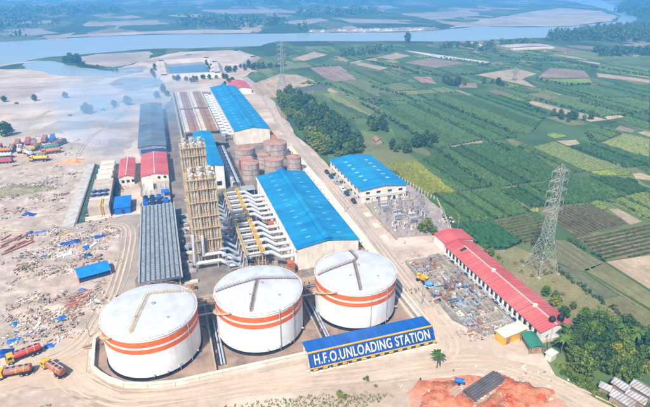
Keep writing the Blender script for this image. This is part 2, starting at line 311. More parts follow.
# wheel marks
def wheel_marks(pts, shift, z, mat, w=.42):
    P = [Vector(p + (0,)) for p in pts]; Q = []
    for i in range(len(P) - 1):
        a, b, c, d = P[max(0, i-1)], P[i], P[i+1], P[min(len(P)-1, i+2)]
        for k in range(8):
            t = k/8; Q.append(.5*((2*b) + (c-a)*t + (2*a-5*b+4*c-d)*t*t + (3*b-a-3*c+d)*t**3))
    m = MB()
    for s in (-.95, .95):
        e = []
        for i in range(len(Q)):
            d = (Q[min(i+1, len(Q)-1)] - Q[max(0, i-1)]).normalized(); n = Vector((-d.y, d.x, 0)); c = Q[i] + n*(shift + s + .12*math.sin(i*.7 + shift)); hw = w*(.6 + .4*math.sin(i*.37 + s*3 + shift))
            e.append((c - n*hw, c + n*hw))
        for (a, b), (c, d) in zip(e, e[1:]):
            m.quad((a.x, a.y, z), (c.x, c.y, z), (d.x, d.y, z), (b.x, b.y, z))
        z += .003
    tag(m.build('wheel_track', mat), kind='structure')
WHM = M('compacted_dust', (.46, .355, .265), .9, .15, .3, c2=(.50, .39, .29), c2amt=.8, c2scale=.25); WHL = M('loose_dust', (.545, .425, .315), .95, .12, .3, c2=(.48, .37, .275), c2amt=.8, c2scale=.25)
RC = [(-62,126),(-46,126.5),(-37,124),(-32,117),(-22,107.6),(-8,104.2),(12,102.4),(26,99.6),(46,95.6),(64,93),(78,88.6),(88,79),(96,66),(98,58)]
for i, sft in enumerate((-2.4, -.6, 1.1, 2.7)): wheel_marks(RC, sft, .15 + i*.006, (WHM, WHL)[i % 2])
RD = [(60,94),(70,95.5),(74.4,103),(74.8,118),(76,150),(77.6,190),(79,235),(79.2,290),(81,340),(90,470)]
for i, sft in enumerate((-1.4, .2, 1.6)): wheel_marks(RD, sft, .182 + i*.006, (WHM, WHL, WHM)[i])
RE = [(-46,127),(-34,133),(-29,146),(-25,160),(-22,190),(-23,212),(-33,218),(-52,217),(-75,226),(-95,250)]
for i, sft in enumerate((-1.5, .4, 2.0)): wheel_marks(RE, sft, .202 + i*.006, (WHM, WHL, WHM)[i])
for i, RF in enumerate(([(-60,310),(-75,326),(-95,312),(-120,320)], [(-56,330),(-64,345),(-84,375),(-100,410),(-90,460)], [(-55,322),(-52,360),(-40,400),(-30,450),(-35,520)])): wheel_marks(RF, .3, .222 + i*.006, WHM, .6)
# reservoir: embankments, water
E0 = MB()
def bank(m, pts, w, h):
    for a, b in zip(pts, pts[1:]):
        a, b = Vector(a + (0,)), Vector(b + (0,)); d = (b - a).normalized(); n = Vector((-d.y, d.x, 0)); U = Vector((0, 0, h))
        a, b = a - d * w * .25, b + d * w * .25
        m.add([a - n*w/2, a - n*w/5 + U, a + n*w/5 + U, a + n*w/2, b - n*w/2, b - n*w/5 + U, b + n*w/5 + U, b + n*w/2],
              [(0,1,5,4),(1,2,6,5),(2,3,7,6),(0,3,2,1),(4,5,6,7)])
bank(E0, [(3,574),(2,680),(60,690),(66,650),(60,572),(3,574)], 16, 4.6)
tag(E0.build('reservoir_embankment', M('embankment_soil', (.58, .50, .42), .95, .2, .1, c2=(.36, .30, .25), c2amt=.8, c2scale=.05)), kind='structure')
E1 = MB(); bank(E1, [(-14,700),(40,735),(110,760),(122,690),(100,630)], 18, 3)
tag(E1.build('river_embankment', SANDM), kind='structure')
sheet('reservoir_water', [(8,580),(8,674),(54,680),(55,578)], .5, PONDW)

# ------------------------------------------------------------------ fields
FIELDS = [
 ('D',[(117.1,168.5),(133.8,165.7),(133.4,145.9),(123.4,143.0),(115.8,145.5),(114.3,154.8)]),
 ('R',[(135.1,166.8),(154.6,168.1),(155.9,159.0),(136.4,142.2),(133.4,145.9)]),
 ('G',[(118.8,203.1),(135.2,199.7),(153.5,198.6),(159.4,196.7),(156.3,171.0),(154.2,168.3),(135.1,166.8),(117.1,168.5)]),
 ('G',[(160.3,197.1),(190.3,197.5),(203.8,201.6),(223.2,195.3),(235.4,188.2),(233.3,172.7),(223.9,170.2),(208.2,170.1),(198.7,170.6),(191.2,169.3),(174.7,170.9),(163.1,172.3),(159.5,173.5)]),
 ('L',[(159.1,173.0),(163.6,171.6),(159.8,167.6),(157.4,169.5)]),
 ('R2',[(173.0,170.3),(190.3,168.3),(190.4,162.3),(189.8,145.9),(158.6,143.2),(160.6,157.4)]),
 ('L',[(192.6,170.0),(198.7,170.6),(193.1,160.2),(188.6,160.5)]),
 ('B',[(194.0,161.1),(198.5,159.6),(197.5,145.5),(189.8,144.8)]),
 ('R3',[(157.9,142.5),(200.0,143.6),(175.3,122.0),(155.0,123.8)]),
 ('B',[(154.4,123.2),(176.0,121.7),(154.2,102.8)]),
 ('O',[(148.2,143.8),(152.8,141.4),(152.2,132.0),(153.1,122.8),(144.1,120.5),(139.4,120.5),(136.0,129.2)]),
 ('O2',[(153.1,122.8),(152.6,101.4),(144.5,94.4),(141.9,121.2)]),
 ('O3',[(135.0,128.0),(140.2,120.3),(140.3,104.1),(133.0,104.6),(131.4,123.9)]),
 ('O2',[(141.4,120.6),(143.1,93.2),(130.6,82.3),(131.4,94.8),(132.6,104.2),(141.0,103.9)]),
 ('Y',[(122,254),(138.4,246.8),(135.6,200.3),(118.8,203.1),(118.8,224.6)]),
 ('G',[(140.1,250.0),(160,261),(158.9,249.6),(154.6,201.1),(135.6,200.3)]),
 ('G',[(164,264),(190,269),(206,266),(215,252),(206.2,209.0),(206.0,204.1),(191.8,199.3),(161.1,199.0),(157.7,203.0)]),
 ('G',[(171,380),(204,389),(204,274),(165,268),(163,282),(167,344)]),
 ('G',[(207,388),(227,385),(230,280),(228,271),(206,271)]),
 ('G2',[(229,384),(248,408),(298,388),(298,354),(282,309),(242,276),(233,282)]),
 ('B',[(303,356),(312,362),(324,289),(307,289)]),
 ('G',[(327,361),(350,349),(347,298),(327,298)]),
 ('B',[(329,297),(345,302),(344,292),(324,289)]),
 ('G',[(359,355),(423,338),(380,301),(355,299)]),
 ('G2',[(325,286),(364,296),(374,296),(331,258),(327,268)]),
 ('B2',[(306,266),(319,273),(321,261),(312,256)]),
 ('B',[(316,255),(325,257),(326,252),(315.1,242.4)]),
 ('L2',[(273.4,244.1),(305,256),(311.7,241.1),(279.0,212.5),(273.7,222.2)]),
 ('G',[(287,272),(310,273),(303,256),(275.2,245.8),(271.8,249.3)]),
 ('G',[(250.9,244.6),(271.3,243.6),(275.7,209.7),(264.9,200.2),(251.0,201.3)]),
 ('L2',[(223,251),(245,256),(245.0,240.0),(244.8,202.4),(222.9,203.6)]),
 ('G2',[(220,259),(223,252),(221.8,203.9),(206.6,204.0),(207.4,212.0)]),
 ('B',[(247,257),(262,255),(257.8,246.9),(247.1,245.8)]),
 ('L',[(251,271),(260,273),(262,262),(251,261)]),
 ('L',[(222.9,203.6),(241.9,202.5),(246.6,195.9),(240.3,191.4),(226.6,195.8)]),
 ('B',[(243.9,193.4),(249.6,193.2),(250.6,186.4),(245.3,181.9),(239.6,186.9)]),
 ('G2',[(255.7,201.5),(264.6,198.6),(251.9,187.6)]),
 ('G2',[(209.1,169.8),(232.2,171.6),(201.7,144.1),(200.1,148.9),(200.4,165.0)]),
 ('B',[(86,512),(130,565),(147,552),(157,500),(120,474),(112,448),(92,446),(83,467)]),
 ('S',[(121,472),(152,485),(153,468),(122,459)]),
 ('L2',[(140,448),(159,447),(171,376),(154,357)]),
 ('G',[(119,446),(135,443),(146,354),(132,352)]),
 ('G',[(162,487),(183,491),(185,407),(175,386),(160,446)]),
 ('L2',[(181,498),(207,501),(206,456),(188,415)]),
 ('B2',[(174,594),(214,597),(201,503),(175,500),(170,525)]),
 ('B',[(172,672),(220,730),(230,694),(182,650)]),
 ('B',[(236,598),(249,611),(265,564),(249,554)]),
 ('B',[(291,653),(331,682),(337,648),(297,622)]),
 ('B2',[(301,594),(352,623),(377,569),(320,546)]),
 ('P',[(355,698),(361,696),(411,567),(399,553),(367,618)]),
 ('B',[(339,490),(381,504),(410,510),(409,474),(373,453),(355,408),(347,456)]),
 ('B2',[(292,450),(312,449),(299,426),(282,432)]),
 ('L2',[(219,474),(239,473),(238,436),(213,439)]),
 ('B2',[(265,501),(284,495),(270,457),(259,467)]),
 ('B2',[(393,453),(453,503),(476,473),(448,435)]),
 ('L',[(386,446),(443,430),(429,411),(392,412)]),
 ('L2',[(352,404),(376,394),(378,376),(351,371)]),
 ('B',[(529,547),(539,525),(551,479),(531,470),(527,520)]),
 ('B',[(479,458),(500,406),(485,393),(461,437)]),
 ('B2',[(621,566),(654,556),(634,541),(608,550)]),
 ('G',[(352,399),(427,400),(476,385),(427,341),(362,358)]),
 ('G2',[(186,407),(218,414),(245,414),(229,389),(207,392)]),
 ('L2',[(208,436),(249,432),(251,417),(220,418)]),
 ('G',[(246,688),(302,703),(290,653),(237,623)]),
 ('G2',[(295,539),(368,547),(390,516),(341,496),(304,508)]),
 ('G',[(424,562),(487,525),(493,482),(456,510)]),
 ('G2',[(126,697),(176,711),(147,618),(104,601)]),
 ('L2',[(146,635),(180,633),(178,600),(143,589)]),
 ('G',[(136,501),(157,494),(152,519)]),
 ('G2',[(205,554),(231,553),(254,486),(210,466),(205,508)]),
 ('G',[(398,672),(457,609),(505,545),(434,577)]),
 ('L2',[(539,626),(616,590),(634,522),(562,536)]),
 ('G2',[(542,515),(569,465),(521,424),(484,463)]),
 ('G',[(218,648),(237,623),(223,594),(183,607)]),
]
HEDGES = [
 [(165,344),(163,282)],
 [(205,388),(204,271),(202.1,245.5)],
 [(228,385),(231,280)],
 [(161,263),(155.4,202.3)],
 [(159.4,196.7),(155.6,170.1)],
 [(318,364),(327,301)],
 [(350,349),(355,299)],
 [(248.1,243.3),(248.5,200.3)],
 [(448,602),(503,537),(516,419)],
 [(262,615),(282,529),(294,491)],
 [(199,464),(214,415)],
 [(176,410),(187,379)],
 [(162,398),(165,341)],
 [(198.7,170.6),(203.2,164.1),(200.9,144.3)],
 [(152.8,141.4),(154.4,123.2)],
 [(131.4,123.9),(132.6,104.2),(130.0,82.5)],
 [(186.0,225.9),(190.5,220.9),(190.6,210.8),(187.1,205.5)],
 [(299,307),(291,320),(298,354)],
 [(283,268),(270.5,249.7),(272.2,244.5)],
 [(367,618),(397,546)],
 [(161,493),(174,383)],
 [(388,448),(392,412),(420,403)],
 [(347,494),(294,491)],
 [(118,451),(131,349)],
 [(102,602),(150,618)],
 [(345,295),(374,296)],
 [(208.2,170.1),(233.3,172.7)],
]

CROP = {  # soil colour, crop colour, row spacing, width, height, angle of the rows
 'G':  ((.125,.13,.06), (.064,.124,.035), 1.9, 1.35, 1.0, 90),
 'G2': ((.11,.11,.055),  (.080,.138,.040), 2.1, 1.4, .9, 90),
 'D':  ((.04,.06,.03), (.020,.075,.028), 2.2, 2.2, 1.3, 90),
 'Y':  ((.16,.16,.05),  (.21,.23,.03), 1.4, 1.3, .7, 90),
 'L':  ((.12,.13,.05),  (.19,.25,.05), 1.4, 1.1, .5, 90),
 'L2': ((.14,.14,.07),  (.16,.20,.065), 1.6, 1.2, .4, 90),
 'R':  ((.17,.13,.07),  (.075,.105,.030), 2.4, 1.2, .9, 2),
 'R2': ((.17,.12,.07),  (.080,.085,.035), 2.2, 1.0, .7, 92),
 'R3': ((.19,.15,.07),  (.085,.105,.030), 2.5, 1.3, .8, 2),
 'O':  ((.175,.165,.085), (.15,.16,.065), 3.2, .8, .25, 90),
 'O2': ((.185,.17,.075), (.16,.165,.06), 3.4, .8, .25, 90),
 'O3': ((.145,.15,.085),  (.13,.15,.07), 3.4, .8, .25, 90),
 'B':  ((.40,.31,.21),  (.33,.27,.17), 4.0, .9, .25, 90),
 'B2': ((.27,.20,.15),  (.22,.17,.12), 3.5, 1.2, .35, 90),
 'S':  ((.12,.11,.13),  (.10,.10,.11), 4.0, 1.2, .3, 90),
 'P':  ((.55,.52,.48),  (.5,.48,.44), 5.0, 1.2, .2, 90)}
FLAB = {'G': ('leafy dark green crop in close rows', 'deep green crop field'), 'G2': ('mid green crop in close rows', 'mid green crop field'), 'D': ('very dark green dense crop', 'darkest green crop field'),
 'Y': ('bright yellow green crop', 'yellow green crop field'), 'L': ('light green low crop', 'light green field'), 'L2': ('pale green thin crop', 'pale green field'),
 'R': ('green and brown striped row crop', 'striped row crop field'), 'R2': ('brownish row crop', 'brownish row crop field'), 'R3': ('olive row crop in straight lines', 'olive row crop field'),
 'O': ('olive wet paddy', 'olive paddy plot'), 'O2': ('olive green paddy', 'olive green paddy plot'), 'O3': ('grey green wet paddy', 'grey green paddy plot'),
 'B': ('tan bare soil', 'tan fallow field'), 'B2': ('brown ploughed soil', 'brown ploughed field'), 'S': ('dark burnt soil', 'dark burnt plot'), 'P': ('pale dry strip of ground', 'pale strip of ground')}
def scan(poly, ang, sp):
    c, s = math.cos(R(ang)), math.sin(R(ang))
    P = [(x * c + y * s, -x * s + y * c) for x, y in poly]
    lo, hi = min(q[1] for q in P), max(q[1] for q in P); u = lo + sp * .5; out = []
    while u < hi:
        xs = []
        for i in range(len(P)):
            (a0, b0), (a1, b1) = P[i-1], P[i]
            if (b0 <= u) != (b1 <= u): xs.append(a0 + (u - b0) / (b1 - b0) * (a1 - a0))
        xs.sort()
        for k in range(0, len(xs) - 1, 2):
            if xs[k+1] - xs[k] > 1.5: out.append((u, xs[k] + .4, xs[k+1] - .4))
        u += sp
    return out, c, s
def in_poly(p, poly):
    r = False
    for i in range(len(poly)):
        (x0, y0), (x1, y1) = poly[i-1], poly[i]
        if (y0 > p[1]) != (y1 > p[1]) and p[0] < (x1-x0)*(p[1]-y0)/(y1-y0)+x0: r = not r
    return r
known = [p for _, p in FIELDS]; random.seed(19)
for gx in range(134, 560, 15):                      # narrow plots that fill the land between the larger fields
    for gy in range(206, 640, 26):
        if gx > 205 + gy*.75 or (gx < 170 and 255 < gy < 350): continue
        a = [gx + jit(1.5), gx + 14.3 + jit(1.5), gy + jit(2), gy + 25 + jit(2)]
        pts = [(a[0] + (a[1]-a[0])*u, a[2] + (a[3]-a[2])*v) for u in (0, .33, .66, 1) for v in (0, .25, .5, .75, 1)]
        if any(in_poly(q, p) for q in pts for p in known): continue
        FIELDS.append((random.choice(('G', 'G2', 'G2', 'L2', 'G', 'G2', 'O2')), [(a[0], a[2]), (a[1], a[2] + jit(1)), (a[1], a[3]), (a[0], a[3] + jit(1))]))
fmats = {}
for t, poly in FIELDS:
    soil, col, sp, w, h, ang = CROP[t]
    if t not in fmats:
        ml = leaf_mat('crop_' + t.lower(), col, .3)
        ml2 = leaf_mat('crop_alt_' + t.lower(), (col[0]*1.28, col[1]*1.12, col[2]*1.05), .3); ml3 = leaf_mat('crop_dim_' + t.lower(), tuple(q*.8 for q in col), .3)
        fmats[t] = [M('field_soil_' + t.lower(), soil, .95, .22, .12, bump=.4, bscale=1, c2=tuple(x * .72 for x in soil), c2amt=.8, c2scale=.05), ml, ml2, ml3, LEAFD]
    cy = sum(q[1] for q in poly) / len(poly)
    k = 1 if cy < 260 else (1.6 if cy < 420 else 2.6)
    m = MB(); m.sheet(poly, .16); m.k = 1
    rows, c, s = scan(poly, ang + jit(1.5), sp * k)
    nxt = -1e9
    for u, a, b in rows:
        if u > nxt: m.k = random.choice((1, 1, 2, 3)); nxt = u + random.uniform(5, 16) * (1 if k == 1 else k * .7); edge_row = t[0] in 'G' and random.random() < .6
        else: edge_row = False
        mk_ = m.k
        if edge_row: m.k = 4
        n = max(1, int((b - a) / (1.5 * k))); vs = []; fs = []
        dens = random.uniform(.75, 1.1); dr = jit(.12)
        for i in range(n + 1):
            q = a + (b - a) * i / n; o = u + dr + jit(.16) * k; W = w * k * .5 * random.uniform(.75, 1.15) * dens; hh = h * random.uniform(.55, 1.2) * (1.7 if edge_row else 1)
            for du, z in ((-W, .1), (-W * .55, hh), (W * .5, hh * random.uniform(.75, 1.1)), (W, .1)):
                v = o + du; vs.append((q * c - v * s, q * s + v * c, z + .06))
        for i in range(n):
            for j in range(3): fs.append((i*4+j, i*4+j+1, i*4+j+5, i*4+j+4))
        m.add(vs, fs); m.k = mk_
        if cy < 300 and t[0] in 'GDYRL':                 # single leaves sticking out of the rows
            for i in range(int((b - a) * 1.1)):
                q = random.uniform(a, b); v = u + jit(w * .5); z = h * random.uniform(.5, 1.15) + .1; e = random.uniform(.25, .5)
                px, py = q * c - v * s, q * s + v * c; an = random.uniform(0, 6.28); dx, dy = e * math.cos(an), e * math.sin(an); up = random.uniform(.0, .35)
                m.quad((px - dx, py - dy, z - up), (px + dy * .6, py - dx * .6, z), (px + dx, py + dy, z + up), (px - dy * .6, py + dx * .6, z + .05))
    nm = 'fallow_field' if t[0] in 'BSP' else ('paddy_field' if t[0] == 'O' else 'crop_field')
    near = 'beside the tall pylon' if cy < 215 else ('beyond the blue office roof' if cy < 330 else ('in the middle distance' if cy < 480 else 'near the river'))
    tag(m.build(nm, fmats[t]), FLAB[t][0] + ' ' + near, 'field', FLAB[t][1] + 's ' + near, 'stuff')
def leafball(m, c, r, n, size, squash=.8):
    for _ in range(n):
        d = Vector((random.gauss(0, 1), random.gauss(0, 1), random.gauss(0, 1))).normalized()
        p = Vector(c) + Vector((d.x, d.y, d.z * squash)) * r * random.uniform(.55, 1.02)
        nn = (d + Vector((jit(.7), jit(.7), jit(.5) + .25))).normalized(); u = nn.orthogonal().normalized()
        u = Matrix.Rotation(random.uniform(0, 6.28), 3, nn) @ u; w = nn.cross(u); e = size * random.uniform(.6, 1.3)
        m.quad(p - u * e, p - w * e * .62, p + u * e, p + w * e * .62)
for P in HEDGES:
    m = MB(); far = P[0][1] > 260
    for a, b in zip(P, P[1:]):
        Lh = math.dist(a, b); st = 1.3 if not far else 3.0; n = max(1, int(Lh / st))
        for i in range(n):
            t = (i + random.random()) / n; r = random.uniform(.7, 1.25) * (1 if not far else 1.7)
            if random.random() < .06: continue
            leafball(m, (a[0] + (b[0]-a[0]) * t + jit(.9), a[1] + (b[1]-a[1]) * t, r * .8), r, 16 if not far else 12, .42 if not far else .95)
    tag(m.build('hedge', LEAFD), 'dark hedge line between the green fields', 'hedge', 'hedge lines between fields', 'stuff')

# ------------------------------------------------------------------ fuel tanks and their bund
def fuel_tank(cx, cy, r, h, label, paths, pathmat, ladders):
    t = thing('fuel_tank', label, 'storage tank', (cx, cy, .12), 0, 'large white banded fuel tanks')
    part('base_ring', BLACK, t, lambda m: m.lathe(cx, cy, [(r+.35, .12), (r+.35, .35), (r+.05, .45), (r+.04, 1.05), (r-.1, 1.06)], 72), 40)
    part('shell', WHITE, t, lambda m: m.lathe(cx, cy, [(r, .2), (r, h), (r+.22, h), (r+.22, h+.16), (r-.05, h+.16)], 72), 40)
    for z0, z1 in ((h-2.55, h-.75), (h-4.7, h-3.2)):
        part('stripe', ORANGE, t, lambda m: m.lathe(cx, cy, [(r+.01, z0), (r+.035, z0), (r+.035, z1), (r+.01, z1)], 72), 40)
    # roof: shallow dome with raised seam ribs
    part('roof', ROOFW, t, lambda m: m.lathe(cx, cy, [(r-.03, h+.16)] + [((r-.03)*math.cos(a*R(90)/8), h+.16 + 1.15*math.sin(a*R(90)/8)) for a in range(1, 8)] + [(.02, h+1.32)], 72), 60)
    rz = lambda x, y: h + .16 + 1.15 * math.sqrt(max(0, 1 - ((x-cx)**2 + (y-cy)**2) / r**2)) + .06
    for q in paths:
        def walk(m):
            for a, b in zip(q, q[1:]):
                n = max(2, int(math.dist(a, b) / .9)); d = Vector((b[0]-a[0], b[1]-a[1], 0)).normalized(); s = Vector((-d.y, d.x, 0)) * .38
                for i in range(n):
                    p0 = Vector((a[0] + (b[0]-a[0])*i/n, a[1] + (b[1]-a[1])*i/n, 0)); p1 = Vector((a[0] + (b[0]-a[0])*(i+.85)/n, a[1] + (b[1]-a[1])*(i+.85)/n, 0))
                    p0.z = rz(p0.x, p0.y); p1.z = rz(p1.x, p1.y)
                    m.quad(p0 - s, p1 - s, p1 + s, p0 + s); m.quad(p0 - s, p0 + s, p0 + s + Vector((0,0,-.1)), p0 - s + Vector((0,0,-.1)))
                    for e in (-1, 1):
                        m.beam(p0 + s*e, p0 + s*e + Vector((0,0,.95)), .05); m.beam(p0 + s*e + Vector((0,0,.95)), p1 + s*e + Vector((0,0,.95)), .06)
                        m.beam(p0 + s*e + Vector((0,0,.5)), p1 + s*e + Vector((0,0,.5)), .05)
        part('roof_walkway', pathmat, t, walk)
    def rail(m):
        n = 48
        for i in range(n):
            a, b = 2*math.pi*i/n, 2*math.pi*(i+1)/n
            P = lambda q, z: (cx + (r+.12)*math.cos(q), cy + (r+.12)*math.sin(q), z)
            m.beam(P(a, h+.16), P(a, h+1.15), .05)
            for z in (h+.65, h+1.15): m.beam(P(a, z), P(b, z), .05)
    part('guard_rail', YSCAF, t, rail)
    for a, b, r_, z_ in ((1.2, 1, .55, 1.75), (-3.4, -4, .3, 1.6), (5, -6.5, .4, 1.25)): part('roof_hatch', STEEL, t, lambda m: m.cyl(cx+a, cy+b, h+.5, h+z_, r_, 14), 40)
    for an, zt in ladders:
        x, y = cx + (r+.25)*math.cos(R(an)), cy + (r+.25)*math.sin(R(an))
        def pipe(m):
            m.tube([(x, y, .2), (x, y, zt)], .09, 8); k = 1.2
            while k < zt - .3: m.beam((x, y, k), (cx + r*math.cos(R(an)), cy + r*math.sin(R(an)), k), .07); k += 2.4
        part('riser_pipe', STEEL, t, pipe)
    def stair(m):
        n = 44; a0, a1 = R(224), R(118)
        for i in range(n):
            a = a0 + (a1-a0)*i/n; z = h - (h-.6)*i/n; b = a0 + (a1-a0)*(i+1)/n; z2 = h - (h-.6)*(i+1)/n
            ci, si = math.cos(a), math.sin(a)
            m.quad((cx+(r+.05)*ci, cy+(r+.05)*si, z), (cx+(r+.85)*ci, cy+(r+.85)*si, z), (cx+(r+.85)*math.cos(b), cy+(r+.85)*math.sin(b), z-.02), (cx+(r+.05)*math.cos(b), cy+(r+.05)*math.sin(b), z-.02))
            m.beam((cx+(r+.85)*ci, cy+(r+.85)*si, z+1), (cx+(r+.85)*math.cos(b), cy+(r+.85)*math.sin(b), z2+1), .06)
            m.beam((cx+(r+.85)*ci, cy+(r+.85)*si, z), (cx+(r+.85)*math.cos(b), cy+(r+.85)*math.sin(b), z2), .1)
            if i % 3 == 0: m.beam((cx+(r+.85)*ci, cy+(r+.85)*si, z), (cx+(r+.85)*ci, cy+(r+.85)*si, z+1), .05)
    part('spiral_stair', YSCAF, t, stair)
    for a in (268, 283, 298, 330): part('shell_nozzle', STEEL, t, lambda m: m.tube([(cx + r*math.cos(R(a)), cy + r*math.sin(R(a)), 1.7), (cx + (r+.7)*math.cos(R(a)), cy + (r+.7)*math.sin(R(a)), 1.7)], .28, 12))
    return t
BRWALK = M('brown_walkway', (.24, .15, .13), .8, .25, 1)
fuel_tank(-11.8, 125.8, 13.15, 13.7, 'white fuel tank with ochre bent walkway on its roof, leftmost of three', [[(.7, 130.8), (-12, 132.4), (-16.6, 115.4)]], YSCAF, [(318, 13.4), (300, 2.5)])
fuel_tank(19.8, 126.1, 13.2, 14.1, 'white fuel tank with brown T walkway, middle of the three', [[(7.2, 127.6), (20.1, 129.6), (32.6, 126.8)], [(20, 129), (15.4, 114.6)]], BRWALK, [(285, 15), (306, 14.6)])
fuel_tank(51.8, 127.2, 13.2, 13.6, 'white fuel tank with zigzag brown walkway, right behind the unloading canopy', [[(39.2, 127.6), (52.6, 130.9), (54.3, 132.4), (54.1, 139.6)], [(52.4, 130.6), (48.8, 115.4)]], BRWALK, [(270, 13.4), (296, 14.3)])

t = thing('bund_wall', 'low cream concrete wall curving round the three white tanks', 'wall', (0, 109, .12))
BP = [(-19.5,146.5),(-29.2,134),(-28.7,121.6),(-26.5,118.3),(-24.2,115.6),(-20.1,112.2),(-14,109.9),(-7,108.6),(12,108.5),(30,108.4)]
for a, b in zip(BP, BP[1:]):
    d = math.dist(a, b); n = max(1, round(d / 6)); an = math.atan2(b[1]-a[1], b[0]-a[0])
    for i in range(n):
        c = (a[0] + (b[0]-a[0])*(i+.5)/n, a[1] + (b[1]-a[1])*(i+.5)/n)
        pm = MB(); pm.obox((c[0], c[1], .75), (d/n - .06, .55, 1.5), an); pm.obox((c[0], c[1], 1.6), (d/n - .03, .9, .2), an); pm.build('wall_panel', CONCL, t)
t = thing('bund_wall', 'long straight low bund wall behind the three white tanks', 'wall', (20, 144, .12))
for k in range(14):
    x = -19 + k*6.4; pm = MB(); pm.box(x, x+6.3, 145.7, 146.2, .1, 1.3); pm.box(x, x+6.34, 145.6, 146.3, 1.3, 1.48); pm.build('wall_panel', CONC, t)
t = thing('bund_wall', 'low bund cross wall between left and middle white tanks', 'wall', (4, 125, .12))
for k in range(6): part('wall_panel', CONC, t, lambda m: m.box(3.7, 4.2, 108.9+k*6.1, 114.9+k*6.1, .1, 1.15))
t = thing('bund_wall', 'low bund cross wall between middle and right white tanks', 'wall', (36, 125, .12))
for k in range(6): part('wall_panel', CONC, t, lambda m: m.box(35.6, 36.1, 110.5+k*5.8, 116.2+k*5.8, .1, 1.15))
for i, (x, mt, lb) in enumerate(((66.9, CONCL, 'pale pipe trench curb nearest the right tank'), (68.9, DUCT, 'long white pipeline beside the service road'), (70.8, CONCL, 'pale roadside curb wall beyond the right tank'))):
    m = MB()
    if mt is DUCT: m.tube([(x, 112, .9), (x, 148, .9)], .45, 12); [m.box(x-.3, x+.3, y-.2, y+.2, .1, .6) for y in range(113, 148, 5)]
    else: m.box(x-.3, x+.3, 111.5, 150, .1, 1.0)
    tag(m.build('pipeline' if mt is DUCT else 'curb_wall', mt), lb, 'pipe' if mt is DUCT else 'wall')
for y, lb, cc in ((136.5, 'white fuel pipe running behind the tanks, nearest them', DUCT), (139.3, 'ochre pipe bridge behind the three tanks', YSCAF), (141.6, 'grey fuel pipe behind the three tanks', DUCTG)):
    m = MB(); z = 5.2 if cc is YSCAF else 1.0
    if cc is YSCAF:
        m.box(-2, 42, y-.5, y+.5, z-.15, z)
        for x in range(-2, 43, 4):
            m.box(x-.12, x+.12, y-.5, y-.3, .1, z); m.box(x-.12, x+.12, y+.3, y+.5, .1, z); m.beam((x, y-.5, z), (x, y-.5, z+1), .06); m.beam((x, y+.5, z), (x, y+.5, z+1), .06)
        for s_ in (-.5, .5): m.beam((-2, y+s_, z+1), (42, y+s_, z+1), .08); m.beam((-2, y+s_, z+.5), (42, y+s_, z+.5), .06)
    else:
        m.tube([(-18, y, z), (63, y, z)], .32, 10); [m.box(x-.2, x+.2, y-.25, y+.25, .1, z-.2) for x in range(-16, 63, 5)]
    tag(m.build('pipe_bridge' if cc is YSCAF else 'pipeline', cc), lb, 'bridge' if cc is YSCAF else 'pipe')
for x, lb in ((5.8, 'grey blue vertical drum row between left and middle tanks'), (37.6, 'grey pipe manifold between middle and right tanks')):
    t = thing('pipe_manifold', lb, 'pipework', (x, 122, .12))
    for k in range(3):
        part('pipe', DUCTG if k else DARK, t, lambda m: m.tube([(x + k*.8 - .8, 112, .9), (x + k*.8 - .8, 133 - k*2, .9), (x + k*.8 - .8, 135 - k*2, .4)], .28, 10))
    for k in range(3): part('valve', RUST, t, lambda m: m.cyl(x + k*.8 - .8, 117 + 4*k, 1.1, 1.9, .3, 10))

# ------------------------------------------------------------------ unloading canopy with its lettering
t = thing('unloading_canopy', 'long blue canopy lettered H.F.O. UNLOADING STATION beside the right tank', 'canopy', (48, 104, .14))
X0, X1 = 28.7, 67.6; YF, YR, YB = 101.3, 104.0, 109.9; ZE, ZR = 1.75, 5.3
def slope(m, y0, z0, y1, z1, th=.12): m.add([(X0,y0,z0),(X1,y0,z0),(X1,y1,z1),(X0,y1,z1),(X0,y0,z0-th),(X1,y0,z0-th),(X1,y1,z1-th),(X0,y1,z1-th)], [(0,1,2,3),(4,7,6,5),(0,4,5,1),(1,5,6,2),(2,6,7,3),(3,7,4,0)])
rf = part('roof', BLUE_X, t, lambda m: slope(m, YR-.05, ZR, YB, 4.5))
SIGNB = M('sign_blue', (.006, .055, .25), .5, .1, .5, corr=(0, .8), bump=.3, streak=(1.0, .15, .15, .2))
sg = part('sign_slope', SIGNB, t, lambda m: slope(m, YF, ZE, YR-.1, ZR+.02))
part('trim', YELLOW, t, lambda m: (m.box(X0-.05, X1+.05, YR-.35, YR+.0, ZR-.1, ZR+.22), m.box(X0-.05, X1+.05, YF-.06, YF+.14, ZE-.02, ZE+.22)))
part('fascia', SIGNB, t, lambda m: m.box(X0, X1, YF-.02, YF+.06, 1.2, ZE-.03))
for k in range(14):
    x = X0 + .9 + k * 2.86
    part('fascia_block', YELLOW, t, lambda m: m.box(x, x + 1.3, YF-.12, YF-.03, 1.05, 1.6))
for k in range(8):
    x = X0 + .5 + k * (X1 - X0 - 1) / 7
    for y, z in ((YF + .4, 1.6), (YR + .1, 5.1), (YB - .5, 4.35)): part('column', CONCL, t, lambda m: m.box(x-.2, x+.2, y-.2, y+.2, .14, z))
part('kerb', CONCL, t, lambda m: (m.box(X0, X1, YF-.3, YF+.1, .14, .6), m.box(X0, X1, YB-.7, YB-.3, .14, .7)))
for k in range(8): part('pump', DKBLUE, t, lambda m: m.box(X0 + 3 + k*4.6, X0 + 4.6 + k*4.6, 106, 107.2, .14, 1.5))
cu = bpy.data.curves.new('lettering', 'FONT'); cu.body = 'H.F.O.UNLOADING STATION'; cu.size = 3.9; cu.extrude = .03; cu.offset = .035; cu.space_character = 1.1; cu.align_x = 'CENTER'; cu.align_y = 'CENTER'
tmp = bpy.data.objects.new('tmp', cu); C.objects.link(tmp); bpy.context.view_layer.update()
